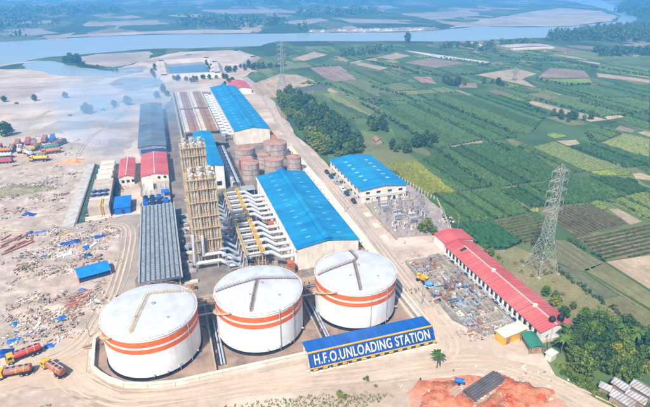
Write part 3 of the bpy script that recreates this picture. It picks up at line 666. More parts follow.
me = bpy.data.meshes.new_from_object(tmp.evaluated_get(bpy.context.evaluated_depsgraph_get())); bpy.data.objects.remove(tmp)
me.name = 'lettering'; me.materials.clear(); me.materials.append(LETTER)
xs = [v.co.x for v in me.vertices]; ys = [v.co.y for v in me.vertices]; sx = 35.8 / (max(xs) - min(xs)); sy = 2.75 / (max(ys) - min(ys)); mx, my = (max(xs)+min(xs))/2, (max(ys)+min(ys))/2
sl = math.atan2(ZR - ZE, YR - YF); cy0, cz0 = (YF+YR)/2 - .08, (ZE+ZR)/2 + .08
for v in me.vertices:
    x, y, z = (v.co.x - mx)*sx, (v.co.y - my)*sy, v.co.z
    v.co = ((X0+X1)/2 + x - 48, cy0 + y*math.cos(sl) - z*math.sin(sl) - 104, cz0 + y*math.sin(sl) + z*math.cos(sl) - .14)
par = list(range(len(me.vertices)))
def root(a):
    while par[a] != a: par[a] = par[par[a]]; a = par[a]
    return a
for e in me.edges: par[root(e.vertices[0])] = root(e.vertices[1])
isl = {}
for p in me.polygons: isl.setdefault(root(p.vertices[0]), []).append(tuple(p.vertices))
for fs in sorted(isl.values(), key=lambda f: min(me.vertices[v].co.x for q in f for v in q)):      # every letter a part of its own
    ids = sorted({v for q in fs for v in q}); ix = {v: n for n, v in enumerate(ids)}
    lm = bpy.data.meshes.new('letter'); lm.from_pydata([tuple(me.vertices[v].co) for v in ids], [], [tuple(ix[v] for v in q) for q in fs]); lm.materials.append(LETTER)
    lt = bpy.data.objects.new('letter' if len(ids) > 12 else 'full_stop', lm); C.objects.link(lt); lt.parent = sg
bpy.data.meshes.remove(me)

# ------------------------------------------------------------------ sheds and halls
def gable(t, x0, x1, y0, y1, eave, ridge, wallm, roofm, axis='y', over=.5, rx=None, rname='roof'):
    """walls + pitched roof; ridge runs along y"""
    xm = (x0+x1)/2 if rx is None else rx
    def walls(m):
        m.add([(x0,y0,.1),(x1,y0,.1),(x1,y0,eave),(xm,y0,ridge),(x0,y0,eave)], [(0,1,2,3,4)])
        m.add([(x0,y1,.1),(x1,y1,.1),(x1,y1,eave),(xm,y1,ridge),(x0,y1,eave)], [(4,3,2,1,0)])
        m.quad((x0,y1,.1),(x0,y0,.1),(x0,y0,eave),(x0,y1,eave)); m.quad((x1,y0,.1),(x1,y1,.1),(x1,y1,eave),(x1,y0,eave))
    w = part('wall', wallm, t, walls)
    k = (ridge-eave)/(xm-x0); k2 = (ridge-eave)/(x1-xm)
    def roof(m):
        a, b = y0-over, y1+over; zl, zr = eave - k*over, eave - k2*over
        for th, rev in ((.25, 0), (.06, 1)):
            q = [[(x0-over,a,zl+th),(xm,a,ridge+th),(xm,b,ridge+th),(x0-over,b,zl+th)], [(xm,a,ridge+th),(x1+over,a,zr+th),(x1+over,b,zr+th),(xm,b,ridge+th)]]
            for p in q: m.quad(*(p[::-1] if not rev else p))
        for y in (a, b):
            m.add([(x0-over,y,zl+.06),(xm,y,ridge+.06),(x1+over,y,zr+.06),(x1+over,y,zr+.25),(xm,y,ridge+.25),(x0-over,y,zl+.25)], [(0,1,4,5),(1,2,3,4)])
        m.quad((x0-over,a,zl+.06),(x0-over,a,zl+.25),(x0-over,b,zl+.25),(x0-over,b,zl+.06)); m.quad((x1+over,a,zr+.06),(x1+over,b,zr+.06),(x1+over,b,zr+.25),(x1+over,a,zr+.25))
    r = part(rname, roofm, t, roof)
    zat = lambda x: (eave + k*(x-x0) if x < xm else eave + k2*(x1-x)) + .25
    return w, r, zat
def skylights(t, zat, xs, ys, w=2.0, l=.9, mat=SKYL):
    for x in xs:
        for y in ys:
            z0, z1 = zat(x-w/2), zat(x+w/2)
            part('skylight', mat, t, lambda m: m.add([(x-w/2,y-l/2,z0+.01),(x+w/2,y-l/2,z1+.01),(x+w/2,y+l/2,z1+.01),(x-w/2,y+l/2,z0+.01),(x-w/2,y-l/2,z0+.09),(x+w/2,y-l/2,z1+.09),(x+w/2,y+l/2,z1+.09),(x-w/2,y+l/2,z0+.09)], [(4,5,6,7),(0,1,5,4),(1,2,6,5),(2,3,7,6),(3,0,4,7)]))
def monitor(t, x, w, y0, y1, z, h):
    def f(m):
        m.box(x-w/2+.15, x+w/2-.15, y0, y1, z-.6, z+h-.05)
        m.add([(x-w/2,y0-.2,z+h-.1),(x,y0-.2,z+h+.45),(x+w/2,y0-.2,z+h-.1),(x-w/2,y1+.2,z+h-.1),(x,y1+.2,z+h+.45),(x+w/2,y1+.2,z+h-.1)], [(0,1,4,3),(1,2,5,4),(0,2,1),(3,4,5),(0,3,5,2)])
    return part('ridge_vent', BLUE_Y, t, f)
def window(t, face, a, z, w, h, c, frame=None, deep=.06):
    """face 'f': on a y-plane facing the viewer at y=c; 'l': on an x-plane facing left at x=c"""
    o = part('window', GLASS, t, lambda m: m.box(a-w/2, a+w/2, c-deep, c+.02, z-h/2, z+h/2) if face == 'f' else m.box(c-deep, c+.02, a-w/2, a+w/2, z-h/2, z+h/2))
    if frame:
        part('sill', frame, o, lambda m: m.box(a-w/2-.15, a+w/2+.15, c-.3, c-.01, z-h/2-.16, z-h/2-.02) if face == 'f' else m.box(c-.3, c-.01, a-w/2-.15, a+w/2+.15, z-h/2-.16, z-h/2-.02))
    return o
# engine hall nearest the tanks
t = thing('engine_hall', 'long engine hall with bright blue roof right behind the white tanks', 'industrial hall', (51, 192, .12))
w, r, zat = gable(t, 39.4, 63.6, 154.2, 230.8, 9.2, 11.1, CREAM, BLUE_Y, over=.4)
monitor(t, 51.5, 3.4, 154.2, 231, 11.1, .9)
skylights(r, zat, (45.2, 57.6), [160 + k*6.0 for k in range(12)])
for k in range(13):
    y = 156 + k*6.1
    part('pilaster', WALLW, t, lambda m: m.box(63.6, 64.3, y-.35, y+.35, .1, 8.6))
    part('pilaster', WALLW, t, lambda m: m.box(38.8, 39.4, y-.25, y+.25, .1, 8.4))
for k in range(12): window(t, 'l', 159 + k*6.1, 3.2, 2.2, 1.6, 39.4, None)
part('gutter', WALLW, t, lambda m: (m.box(64.1, 64.6, 154, 231, 8.55, 8.85), m.box(38.4, 38.95, 154, 231, 8.55, 8.85)))
# second engine hall
t = thing('engine_hall', 'distant engine hall with long blue roof beyond the brown tanks', 'industrial hall', (52, 390, .12))
w, r, zat = gable(t, 40.9, 63.9, 315, 464, 9.2, 11.0, CREAM, BLUE_Y, over=.4)
monitor(t, 52.4, 3.4, 315.2, 464, 11.0, .9)
skylights(r, zat, (46.2, 58.6), [322 + k*9.2 for k in range(15)], 2.2, 1.2)
for k in range(19): part('pilaster', WALLW, t, lambda m: m.box(63.9, 64.6, 317 + k*8 - .4, 317 + k*8 + .4, .1, 8.6))
part('lean_to', M('orange_brick', (.52, .22, .08), .8, .2), t, lambda m: m.add([(64.7,315.5,.1),(68.2,315.5,.1),(68.2,462,.1),(64.7,462,.1),(64.7,315.5,4.4),(68.2,315.5,3.4),(68.2,462,3.4),(64.7,462,4.4)], [(0,1,5,4),(1,2,6,5),(2,3,7,6),(4,5,6,7),(3,0,4,7)]))
# red-roofed store beyond it
t = thing('store_shed', 'small distant shed with red roof past the far blue hall', 'shed', (72, 490, .1))
gable(t, 62, 80, 472, 512, 4.5, 6.2, WALLW, RED_Y)
# tall boiler house
t = thing('boiler_house', 'tall narrow white building with blue roof right of the stacks', 'industrial building', (19, 272, .12))
w, r, zat = gable(t, 13.9, 24.3, 241, 305, 13.4, 14.2, WALLW, BLUE_Y, over=.3)
part('downpipe', DARK, t, lambda m: m.box(19.1, 19.6, 240.72, 241, .1, 13.9))
for k in range(9): part('pilaster', WALLW, t, lambda m: m.box(24.3, 24.7, 244 + k*7.2, 244.6 + k*7.2, .1, 12.8))
part('louvre', DARK, t, lambda m: [m.box(15 + k*5.2, 17.4 + k*5.2, 240.86, 240.97, 3, 5.2) for k in range(2)])
part('plinth', CONC, t, lambda m: m.box(13.6, 24.6, 240.5, 240.9, .1, 1.1))
# office with two rows of windows
t = thing('office_building', 'two storey white office with bright blue roof beside the substation', 'office building', (96.5, 226, .11))
w, r, zat = gable(t, 84.6, 108.6, 203.3, 250.2, 6.9, 8.3, CREAM, BLUE_Y, over=.7)
skylights(r, zat, (90.4, 102.6), [213 + k*5.6 for k in range(6)], 2.0, 1.1, M('white_skylight', (.28, .50, .64), .4, .1))
for x in (88, 93.6, 99.6, 105.4):
    for z in (1.9, 5.0): window(t, 'f', x, z, 2.1, 1.15, 203.3, WALLW)
for k in range(9):
    for z in (1.9, 5.0): window(t, 'l', 206.5 + k*5, z, 1.8, 1.15, 84.6, WALLW)
part('door', DKBLUE, t, lambda m: m.box(101.5, 102.7, 203.2, 203.32, .1, 2.2))
part('string_course', WALLW, t, lambda m: (m.box(84.3, 108.9, 203.05, 203.28, 3.4, 3.65), m.box(84.32, 84.58, 203.4, 250, 3.4, 3.65)))
for k in range(6): part('cooling_unit', STEEL, t, lambda m: m.box(83.5, 84.5, 208.5 + k*7, 209.9 + k*7, .2, 1.5))
part('porch_canopy', CONC, t, lambda m: [m.box(82.4, 84.55, 216 + k*12, 220 + k*12, 2.6, 2.85) for k in range(3)])
# long red building
t = thing('workers_barrack', 'long low building with red roof beside the pylon', 'building', (104, 125, .1))
w, r, zat = gable(t, 98.3, 109.6, 93, 147.6, 3.7, 5.3, WALLW, RED_Y, over=.5, rx=103.3)
part('ridge_cap', M('pink_ridge', (.62, .42, .36), .6, .1), r, lambda m: m.box(103.05, 103.55, 92.6, 143, 5.5, 5.66))
for y in (124.2, 102.4): part('roof_cowl', CONCL, r, lambda m: (m.cyl(103.3, y, 5.3, 6.1, .75, 14, .6), m.cyl(103.3, y, 6.1, 6.4, .85, 14, .1)))
for k in range(22):
    y = 94.6 + k*2.45
    part('window', GLASS, t, lambda m: m.box(98.18, 98.32, y, y+1.1, 1.2, 2.9))
    part('pier', WALLW, t, lambda m: m.box(97.9, 98.28, y+1.35, y+1.75, .1, 3.5))
part('roof_slot', DARK, r, lambda m: m.add([(100.6,140.6,zat(100.6)+.04),(103.2,140.6,zat(103.2)+.04),(103.2,142,zat(103.2)+.04),(100.6,142,zat(100.6)+.04)], [(0,1,2,3)]))
t = thing('workers_barrack', 'squarer red roofed block joined to the far end of the long red building', 'building', (104.5, 152.5, .1))
gable(t, 98.6, 111, 148.4, 157.2, 4.2, 5.6, WALLW, RED_Y, over=.4, rx=104)
for x, lb in ((103.2, 'black round water tank on red roof, nearer the ridge'), (106.4, 'black round water tank on red roof, further from the ridge')):
    t = thing('water_tank', lb, 'water tank', (x, 94.6, 4.9), 0, 'black rooftop water tanks')
    part('barrel', BLACK, t, lambda m: m.lathe(x, 94.6, [(.02, 4.9), (.95, 4.9), (.95, 5.4), (1.0, 5.45), (.95, 5.6), (.95, 6.2), (1.0, 6.3), (.9, 6.5), (.4, 6.9)], 20), 50)
    part('lid', DARK, t, lambda m: m.cyl(x, 94.6, 6.9, 7.05, .42, 14))
    part('stand', STEEL, t, lambda m: [m.box(x+dx-.08, x+dx+.08, 94.6+dy-.08, 94.6+dy+.08, 4.4, 4.92) for dx in (-.7, .7) for dy in (-.7, .7)])
# small red-roofed pair on the left
t = thing('pump_house', 'narrow red roofed shed beside the water treatment block', 'shed', (-24.5, 279, .1))
gable(t, -28.2, -20.8, 263.5, 294, 4.6, 5.5, CREAM, RED_Y, over=.35)
part('roof_strip', WALLW, t, lambda m: m.box(-24.65, -24.35, 263.2, 294.3, 5.76, 5.84))
part('louvre', DARK, t, lambda m: [m.box(-27 + k*2.5, -25.6 + k*2.5, 263.4, 263.5, 1.5, 3) for k in range(3)])
t = thing('workshop', 'wider red roofed workshop with cream gable behind the fan deck', 'shed', (-10, 277, .1))
gable(t, -16.8, -3.2, 258.5, 296, 5.6, 6.7, CREAM, RED_Y, over=.35)
part('roof_strip', WALLW, t, lambda m: m.box(-10.15, -9.85, 258.2, 296.3, 6.96, 7.04))
for x in (-8, -5): part('exhaust_opening', BLACK, t, lambda m: m.tube([(x, 258.42, 4.4), (x, 258.3, 4.4)], .7, 14))
# equipment yard in front of the workshop
t = thing('equipment_skid', 'concrete deck with dark blue machines in front of the red workshop', 'machinery', (-10, 240, .1))
part('deck', CONC, t, lambda m: m.box(-16.4, -3.4, 226, 257.5, .1, 2.2))
for k in range(7):
    x = -14.8 + (k % 4)*3.1; y = 229.5 + (k // 4)*5
    part('machine', DKBLUE if k % 3 else TARP, t, lambda m: (m.box(x-1.1, x+1.1, y-1.6, y+1.6, 2.2, 3.9), m.cyl(x, y, 3.9, 4.6, .7, 12), m.box(x-.9, x+.9, y-2.1, y-1.7, 2.2, 3.2)))
for k in range(5): part('pipe', DUCT, t, lambda m: m.tube([(-15 + k*2.4, 241, 2.5), (-15 + k*2.4, 255, 2.5)], .16, 6))
part('control_cabin', CREAM, t, lambda m: m.box(-15, -11, 247, 254, 2.2, 4.8))
part('frame', TARP, t, lambda m: (m.box(-7.2, -3.6, 236, 240, 4.4, 4.7), [m.box(x-.12, x+.12, y-.12, y+.12, 2.2, 4.4) for x in (-7, -3.8) for y in (236.2, 239.8)]))
# grey fan deck
t = thing('radiator_deck', 'long grey cooling deck ridged with fan units beside the left tank', 'cooling deck', (-9, 188, .11))
part('deck', GREY_R, t, lambda m: m.box(-16, -2.4, 155.5, 221, 4.2, 4.9))
for k in range(12):
    y = 157 + k*5.7
    for x in (-15.4, -9.2, -3): part('column', STEEL, t, lambda m: m.box(x-.2, x+.2, y-.2, y+.2, .1, 4.2))
part('side_rail', STEEL, t, lambda m: (m.box(-16.6, -16.05, 155.3, 221.2, 4.6, 5.3), m.box(-2.35, -1.8, 155.3, 221.2, 4.6, 5.3)))
FANM = M('fan_cowl', (.30, .34, .38), .5, .2, .8, metal=.2)
for c in range(8):
    x = -15 + c*1.66
    def fans(m):
        for k in range(40):
            y = 156.6 + k*1.62; m.k = 0
            m.add([(x-.6,y-.42,4.9),(x+.6,y-.42,4.9),(x+.6,y+.42,4.9),(x-.6,y+.42,4.9),(x-.5,y-.2,5.7),(x+.5,y-.2,5.7),(x+.5,y+.36,5.5),(x-.5,y+.36,5.5)], [(0,1,5,4),(1,2,6,5),(2,3,7,6),(3,0,4,7)])
            m.k = 1; m.add([(x-.4,y-.14,5.69),(x+.4,y-.14,5.69),(x+.4,y+.3,5.53),(x-.4,y+.3,5.53)], [(0,1,2,3)])
    o = part('fan_row', [FANM, CONCD], t, fans); o['kind'] = 'stuff'
# far blue-grey sheds
t = thing('long_shed', 'long blue grey roofed shed far behind the red workshop', 'shed', (-11, 371, .1))
gable(t, -19, -3, 311, 431, 5.2, 6.4, M('shed_wall', (.3, .33, .38), .8, .2), BLUEGREY)
for k in range(13): part('roof_seam', STEEL, t, lambda m: m.box(-18.9, -3.1, 316 + k*9, 316.5 + k*9, 5.2, 5.32))
part('open_front', DARK, t, lambda m: m.box(-18, -4, 310.6, 310.9, .2, 4))
t = thing('lean_to_shed', 'low dark blue shed between red workshop and long grey shed', 'shed', (-10, 303, .1))
gable(t, -17, -3.5, 299, 308, 3.6, 4.4, DARK, DKBLUE)
# water treatment block
t = thing('treatment_block', 'concrete water treatment block with dark fans and stepped white bays', 'industrial building', (-36, 258, .1))
part('tank_wall', M('tan_concrete', (.46, .385, .31), .85, .12, .3, streak=(.6, .6, .08, .25)), t, lambda m: m.box(-39.4, -30.4, 226, 262, .1, 5.6))
for k in range(4):
    part('bay', CONCL, t, lambda m: (m.box(-39.2, -32, 263.5 + k*9, 271 + k*9, .1, 4.4 - k*.3), m.box(-39.6, -31.6, 262.8 + k*9, 263.6 + k*9, .1, 5 - k*.3)))
for i, (x, y) in enumerate([(-38 + a*2.7, 239 + b*5) for a in range(3) for b in range(2)]):
    f = part('fan', DKBLUE, t, lambda m: (m.cyl(x, y, 5.6, 6.5, 1.25, 18), m.cyl(x, y, 6.5, 6.7, 1.3, 18, 1.1)), 40)
    part('fan_hub', STEEL, f, lambda m: (m.cyl(x, y, 6.7, 6.85, .3, 10), [m.beam((x, y, 6.75), (x + math.cos(a)*1.1, y + math.sin(a)*1.1, 6.72), .12) for a in (0, 1.57, 3.14, 4.71)]))
part('parapet', CONCL, t, lambda m: (m.box(-41.2, -30.2, 225.6, 226.05, .1, 1.0), m.box(-39.4, -30.4, 234.5, 235, 5.6, 6.1)))
part('pipe', YELLOW, t, lambda m: (m.tube([(-34, 225.8, .5), (-34, 225.8, 5.9), (-34, 234, 5.9)], .2, 8), m.tube([(-33.2, 234, 5.9), (-33.2, 229, 5.9), (-33.2, 225.7, 5.4), (-33.2, 225.7, 1)], .2, 8)))
part('window', GLASS, t, lambda m: [m.box(-30.42, -30.3, 240 + k*5, 242 + k*5, 1.5, 3.6) for k in range(4)])
t = thing('equipment_row', 'narrow row of dark machines between treatment block and red shed', 'machinery', (-29, 260, .1))
for k in range(7): part('machine', DKBLUE if k % 2 else DARK, t, lambda m: (m.box(-30, -28.6, 247 + k*4.4, 250 + k*4.4, .1, 2.6), m.cyl(-29.3, 248.5 + k*4.4, 2.6, 3.2, .5, 10)))
t = thing('container_cabin', 'bright blue box cabin with ribbed roof beside treatment block', 'cabin', (-25, 233, .1))
part('body', TARP, t, lambda m: m.box(-28.6, -21.6, 226.5, 240, .1, 3.3))
part('roof', M('cabin_blue', (.01, .16, .5), .5, .1, corr=(1, 1.3), bump=.5), t, lambda m: m.box(-28.9, -21.3, 226.2, 240.3, 3.3, 3.6))
for k in range(5): part('roof_rib', MATS['cabin_blue'], t, lambda m: m.box(-28.8, -21.4, 227.5 + k*2.6, 227.9 + k*2.6, 3.6, 3.72))
part('door', DKBLUE, t, lambda m: m.box(-25.5, -24.4, 226.4, 226.5, .2, 2.3))
part('front_kerb', CONCL, t, lambda m: m.box(-41, -31, 223.4, 224.6, .1, .5))
# sloping concrete channel beside the block
t = thing('concrete_channel', 'pale concrete strip and green lined ditch left of treatment block', 'channel', (-45, 262, .1))
part('slab', M('channel_slab', (.42, .40, .37), .9, .15), t, lambda m: m.slab([(-50.2,221),(-45.2,219),(-44,303),(-48.2,304)], .1, .5))
part('ditch_wall', CONCD, t, lambda m: m.slab([(-44.9,222),(-44.2,222),(-43.3,303),(-43.8,303)], .1, .9))
part('ditch_bed', M('ditch_green', (.05, .085, .06), .7, .3, .3), t, lambda m: m.slab([(-44.1,222),(-40.2,223),(-40.2,300),(-43.2,303)], .1, .22))

# ------------------------------------------------------------------ exhaust stacks
def stack_group(y0, label):
    t = thing('stack_group', label, 'chimney stack', (8.5, y0, .12), 0, 'bundled exhaust stacks in ochre scaffolds')
    xs = (5.4, 8.7, 12.0); H = 37
    for i, x in enumerate(xs):
        for j, y in enumerate((y0 - 2.2, y0 + 2.2)):
            z1 = H + (0 if j else -.6) + jit(.2)
            s = part('flue', M('flue_lagging', (.66, .62, .58), .5, .12, .5, metal=.2, c2=(.50, .38, .28), c2amt=.6, c2scale=.35, streak=(.9, .9, .1, .3)), t, lambda m: m.lathe(x, y, [(.95, .15), (.95, z1-2.2), (1.02, z1-2.2), (1.02, z1-1.9), (.85, z1-1.9), (.85, z1)], 16), 40)
            part('flue_cap', M('flue_cap_steel', (.56, .52, .48), .5, .2, .8, metal=.2), s, lambda m: m.lathe(x, y, [(.85, z1-.6), (1.0, z1-.6), (1.0, z1+.25), (.75, z1+.25), (.7, z1-.3), (.02, z1-.3)], 16), 40)
            for z in (6, 12, 17.5, 23, 28.5, 33): part('flue_band', DUCT, s, lambda m: m.lathe(x, y, [(.96, z), (1.04, z), (1.04, z+.35), (.96, z+.35)], 16))
    gx = [3.7, 7.05, 10.35, 13.7]; gy = [y0-4.1, y0, y0+4.1]
    for x in gx:
        for y in gy: part('scaffold_post', YSCAF, t, lambda m: m.box(x-.14, x+.14, y-.14, y+.14, .1, H-2.2))
    for z in (5.4, 10.5, 15.5, 20.3, 26, 31, H-2.2):
        def plat(m):
            for x in gx: m.box(x-.3, x+.3, gy[0]-.4, gy[2]+.4, z-.1, z)
            for y in gy: m.box(gx[0]-.4, gx[3]+.4, y-.3, y+.3, z-.09, z+.01)
            for y in (gy[0]-.4, gy[2]+.4):
                for h in (.55, 1.1): m.beam((gx[0]-.4, y, z+h), (gx[3]+.4, y, z+h), .05)
                for k in range(11): m.beam((gx[0]-.4 + k*1.08, y, z), (gx[0]-.4 + k*1.08, y, z+1.1), .05)
            for x in (gx[0]-.4, gx[3]+.4):
                for h in (.55, 1.1): m.beam((x, gy[0]-.4, z+h), (x, gy[2]+.4, z+h), .05)
        part('platform', YSCAF, t, plat)
    for x in xs:                                # slim drain and ladder runs on both sides of every flue
        for dx, dy, rr in ((-1.32, -3.4, .24), (1.32, -3.4, .24), (-.62, -3.75, .16), (.62, -3.75, .16), (-1.3, .1, .3), (1.3, .1, .3)):
            part('riser', M('tan_riser', (.58, .46, .31), .6, .25, .5), t, lambda m: m.tube([(x+dx, y0+dy, .2), (x+dx, y0+dy, H-1.4-abs(dx))], rr, 8))
        part('ladder', DUCT, t, lambda m: [m.beam((x+dx, y0-3.45, .3), (x+dx, y0-3.45, H-1), .07) for dx in (-.3, .3)] + [m.beam((x-.3, y0-3.45, .6+k*.9), (x+.3, y0-3.45, .6+k*.9), .05) for k in range(38)])
    part('footing', CONC, t, lambda m: m.box(2.6, 14.8, y0-5.2, y0+5.2, .12, .8))
stack_group(173.5, 'nearer bundle of exhaust stacks in ochre scaffold behind white tanks')
stack_group(211.5, 'farther bundle of exhaust stacks in ochre scaffold beside tall white building')

# exhaust ducts from the engine hall to the silencers and on to the stacks
DY = [157.4 + 5.1*k for k in range(6)] + [191.5 + 5.1*k for k in range(6)]
ORD = ['nearest', 'second', 'third', 'fourth', 'fifth', 'sixth', 'seventh', 'eighth', 'ninth', 'tenth', 'eleventh', 'farthest']
for k, y in enumerate(DY):
    t = thing('exhaust_duct', 'white cranked exhaust duct off the blue hall, %s from the white tanks' % ORD[k], 'duct', (30, y, .12), 0, 'cranked exhaust ducts of the engine hall')
    part('pipe', DUCT, t, lambda m: m.tube([(39.5, y, 5), (34, y, 5), (30.4, y, 7.9), (26.2, y, 7.9)], .74, 12), 40)
    part('silencer', DUCT, t, lambda m: (m.tube([(26.2, y, 7.9), (20.6, y, 7.9)], .95, 12)), 40)
    for x, z in ((38.6, 5), (34.6, 5), (29.4, 7.9)): part('flange', STEEL, t, lambda m: m.tube([(x, y, z), (x+.2, y, z)], .92, 12))
    part('support', YSCAF, t, lambda m: [m.box(x-.12, x+.12, y-.12, y+.12, .1, z) for x, z in ((36.5, 4.3), (28, 7.2), (25.4, 7), (21.2, 7))])
    c = thing('flue_pipe', 'grey blue V shaped pipe feeding the stacks, %s from the white tanks' % ORD[k], 'pipe', (17, y, .12), 0, 'V shaped pipes feeding the stacks')
    part('pipe', DUCTG, c, lambda m: m.tube([(20.7, y, 7.6), (19.4, y, 3.6), (15.6, y, 6.6), (12.8, y, 6.6)], .5, 10), 40)
    part('elbow_flange', STEEL, c, lambda m: m.tube([(19.4, y, 3.3), (19.4, y, 3.9)], .68, 10))
    part('stand', STEEL, c, lambda m: (m.box(19.2, 19.6, y-.15, y+.15, .1, 3.1), m.box(14.4, 14.7, y-.12, y+.12, .1, 6.2)))
for y0, y1, lb in ((155.6, 185, 'yellow railed gantry over the nearer silencers'), (189.6, 219, 'yellow railed gantry over the farther silencers')):
    t = thing('service_gantry', lb, 'gantry', (24, y0, .12))
    for x in (20.9, 26.6): part('walkway', STEEL if x < 22 else YSCAF, t, lambda m: m.box(x-.4, x+.4, y0, y1, 9.0, 9.1))
    def rails(m):
        for x in (20.5, 21.3, 26.2, 27.0):
            for h in (.5, 1.05): m.beam((x, y0, 9.1+h), (x, y1, 9.1+h), .08)
            k = y0
            while k <= y1: m.beam((x, k, 9.1), (x, k, 10.15), .07); k += 1.9
    part('guard_rail', YELLOW, t, rails)
    k = y0 + .6
    while k < y1:
        part('post', YELLOW, t, lambda m: m.box(26.5, 26.75, k-.12, k+.12, .1, 9)); part('post', YSCAF, t, lambda m: m.box(20.8, 21.0, k-.12, k+.12, .1, 9)); part('cross_beam', YSCAF, t, lambda m: m.box(21, 26.5, k-.14, k+.14, 8.86, 9.0)); k += 5.1
    for q in range(6): part('valve_box', YELLOW, t, lambda m: m.box(26.9, 28.3, y0 + 3.2 + q*5.1, y0 + 5 + q*5.1, 6.8, 8.8))
for k, pts in enumerate(([(3.2, 165.6, 15), (3.2, 165.6, 3.2), (12.4, 165.6, 3.2), (15.8, 163.6, 1.3), (20, 163.4, 1.3)], [(6.7, 168, 13), (6.7, 168, 5), (13, 168, 5), (17, 165.6, 2.6), (20, 165.6, 2.6)])):
    m = MB(); m.tube(pts, .62, 12); m.box(pts[2][0]-1.2, pts[2][0]-.9, pts[2][1]-.2, pts[2][1]+.2, .1, pts[2][2]-.4); m.box(pts[-1][0]-.6, pts[-1][0]-.3, pts[-1][1]-.2, pts[-1][1]+.2, .1, pts[-1][2]-.4)
    tag(m.build('flue_elbow', DUCT, None, 40), ('nearer', 'farther')[k] + ' white elbow pipe at the foot of the stacks', 'pipe')
for y, lb in ((187, 'small red box cabinet between the two rows of exhaust ducts'), (153, 'orange box cabinet at near corner of engine hall ducts')):
    t = thing('valve_cabinet', lb, 'cabinet', (36.6, y, .12)); RB = M('red_box', (.55, .10, .05), .6, .15)
    part('body', RB, t, lambda m: m.box(35.4, 37.8, y-1.1, y+1.1, .4, 5.0)); part('door', RUST, t, lambda m: m.box(35.6, 37.6, y-1.16, y-1.1, .6, 4.6)); part('plinth', CONC, t, lambda m: m.box(35.2, 38, y-1.3, y+1.3, .1, .4))
# clutter of pipework and machines on the floor of the process yard
for k in range(60):
    x = random.choice((16.5, 23.5, 29, 32.5, 36, 0.2, 1.5)) + jit(1); y = random.uniform(150, 224); mt, ml_ = random.choice(((DKBLUE, 'dark blue'), (DARK, 'black'), (DUCTG, 'grey blue'), (RUST, 'rusty'), (CONC, 'tan'), (STEEL, 'grey')))
    t = thing('process_skid', 'small %s machine skid on the floor below the ducts' % ml_, 'machinery', (x, y, .11), 0, 'machine skids below the ducts')
    part('frame', STEEL, t, lambda m: m.box(x-1.2, x+1.2, y-.9, y+.9, .11, .45)); part('body', mt, t, lambda m: m.box(x-.9, x+.5, y-.7, y+.7, .45, random.uniform(1.2, 2.6))); part('motor', DKBLUE, t, lambda m: m.tube([(x+.5, y, .9), (x+1.2, y, .9)], .4, 10))
for k in range(9):
    y = 158 + k*7.2
    m = MB(); m.box(-1.6, 3.2, y-.6, y+.6, .1, .9); m.box(-1.2, 2.8, y-.25, y+.25, .9, 1.1); tag(m.build('cable_trench', CONC if k % 3 else CONCL), 'concrete trench cover between the fan deck and stacks', 'trench', 'trench covers beside the stacks')

# ------------------------------------------------------------------ brown tank farm behind the hall
for cx, cy, r, h, lb in ((41.5, 282, 6.1, 8.4, 'brown weathered tank in back row nearest the boiler house'), (60, 282.5, 7.2, 9.8, 'largest brown weathered tank, back row beside the road'), (39.8, 254.6, 4.9, 8.6, 'brown weathered tank in front row nearest the boiler house'),
                         (53.2, 255.6, 5.3, 9, 'brown weathered tank in middle of front row'), (65, 256.5, 4.1, 8.6, 'small brown weathered tank in front row beside the road'), (50.5, 269.5, 4.0, 7.4, 'small brown weathered tank between front and back rows')):
    t = thing('day_tank', lb, 'storage tank', (cx, cy, .12), 0, 'brown weathered tanks')
    part('shell', TANKB, t, lambda m: m.lathe(cx, cy, [(r, .12), (r, h)], 40), 40)
    part('roof', TANKROOF, t, lambda m: m.lathe(cx, cy, [(r+.12, h), (r+.12, h+.15), (r*.5, h+.65), (.02, h+.9)], 40), 30)
    for z in (h*.33, h*.66): part('stiffener', RUST, t, lambda m: m.lathe(cx, cy, [(r, z), (r+.12, z), (r+.12, z+.18), (r, z+.18)], 40))
    part('roof_rail', YSCAF, t, lambda m: [(m.beam((cx+r*math.cos(a), cy+r*math.sin(a), h+.1), (cx+r*math.cos(a), cy+r*math.sin(a), h+1.1), .06), m.beam((cx+r*math.cos(a), cy+r*math.sin(a), h+1.1), (cx+r*math.cos(a+.314), cy+r*math.sin(a+.314), h+1.1), .06)) for a in [2*math.pi*i/20 for i in range(20)]])
    part('manhole', RUST, t, lambda m: m.cyl(cx+r*.35, cy-r*.2, h+.6, h+1.15, .4, 12)); part('vent', RUST, t, lambda m: m.cyl(cx-r*.4, cy+r*.3, h+.5, h+1.0, .25, 10))
    part('ladder', STEEL, t, lambda m: [m.beam((cx+dx, cy-r-.15, .2), (cx+dx, cy-r-.15, h+1), .07) for dx in (-.25, .25)] + [m.beam((cx-.25, cy-r-.15, .6+k*.6), (cx+.25, cy-r-.15, .6+k*.6), .05) for k in range(int(h/.6))])
t = thing('red_cabin', 'small red block between the brown tanks', 'cabin', (40, 268, .12))
part('body', M('red_cabin_wall', (.45, .07, .05), .7, .15), t, lambda m: m.box(36.2, 43, 265, 271.5, .12, 6.4)); part('roof', TANKROOF, t, lambda m: m.box(35.9, 43.3, 264.7, 271.8, 6.4, 6.7)); part('door', DARK, t, lambda m: m.box(38, 39.4, 264.9, 265.02, .2, 2.4))
t = thing('pipe_rack', 'white framed pipe rack between boiler house and brown tanks', 'pipe rack', (30, 262, .12))
for y in range(238, 300, 6):
    part('trestle', WALLW, t, lambda m: (m.box(27.4, 27.8, y-.2, y+.2, .1, 5), m.box(31.4, 31.8, y-.2, y+.2, .1, 5), m.box(27.2, 32, y-.25, y+.25, 5, 5.3)))
for k in range(6): part('pipe', (DUCT, DUCTG, DARK)[k % 3], t, lambda m: m.tube([(27.8 + k*.75, 236, 5.6), (27.8 + k*.75, 299, 5.6)], .26, 8))
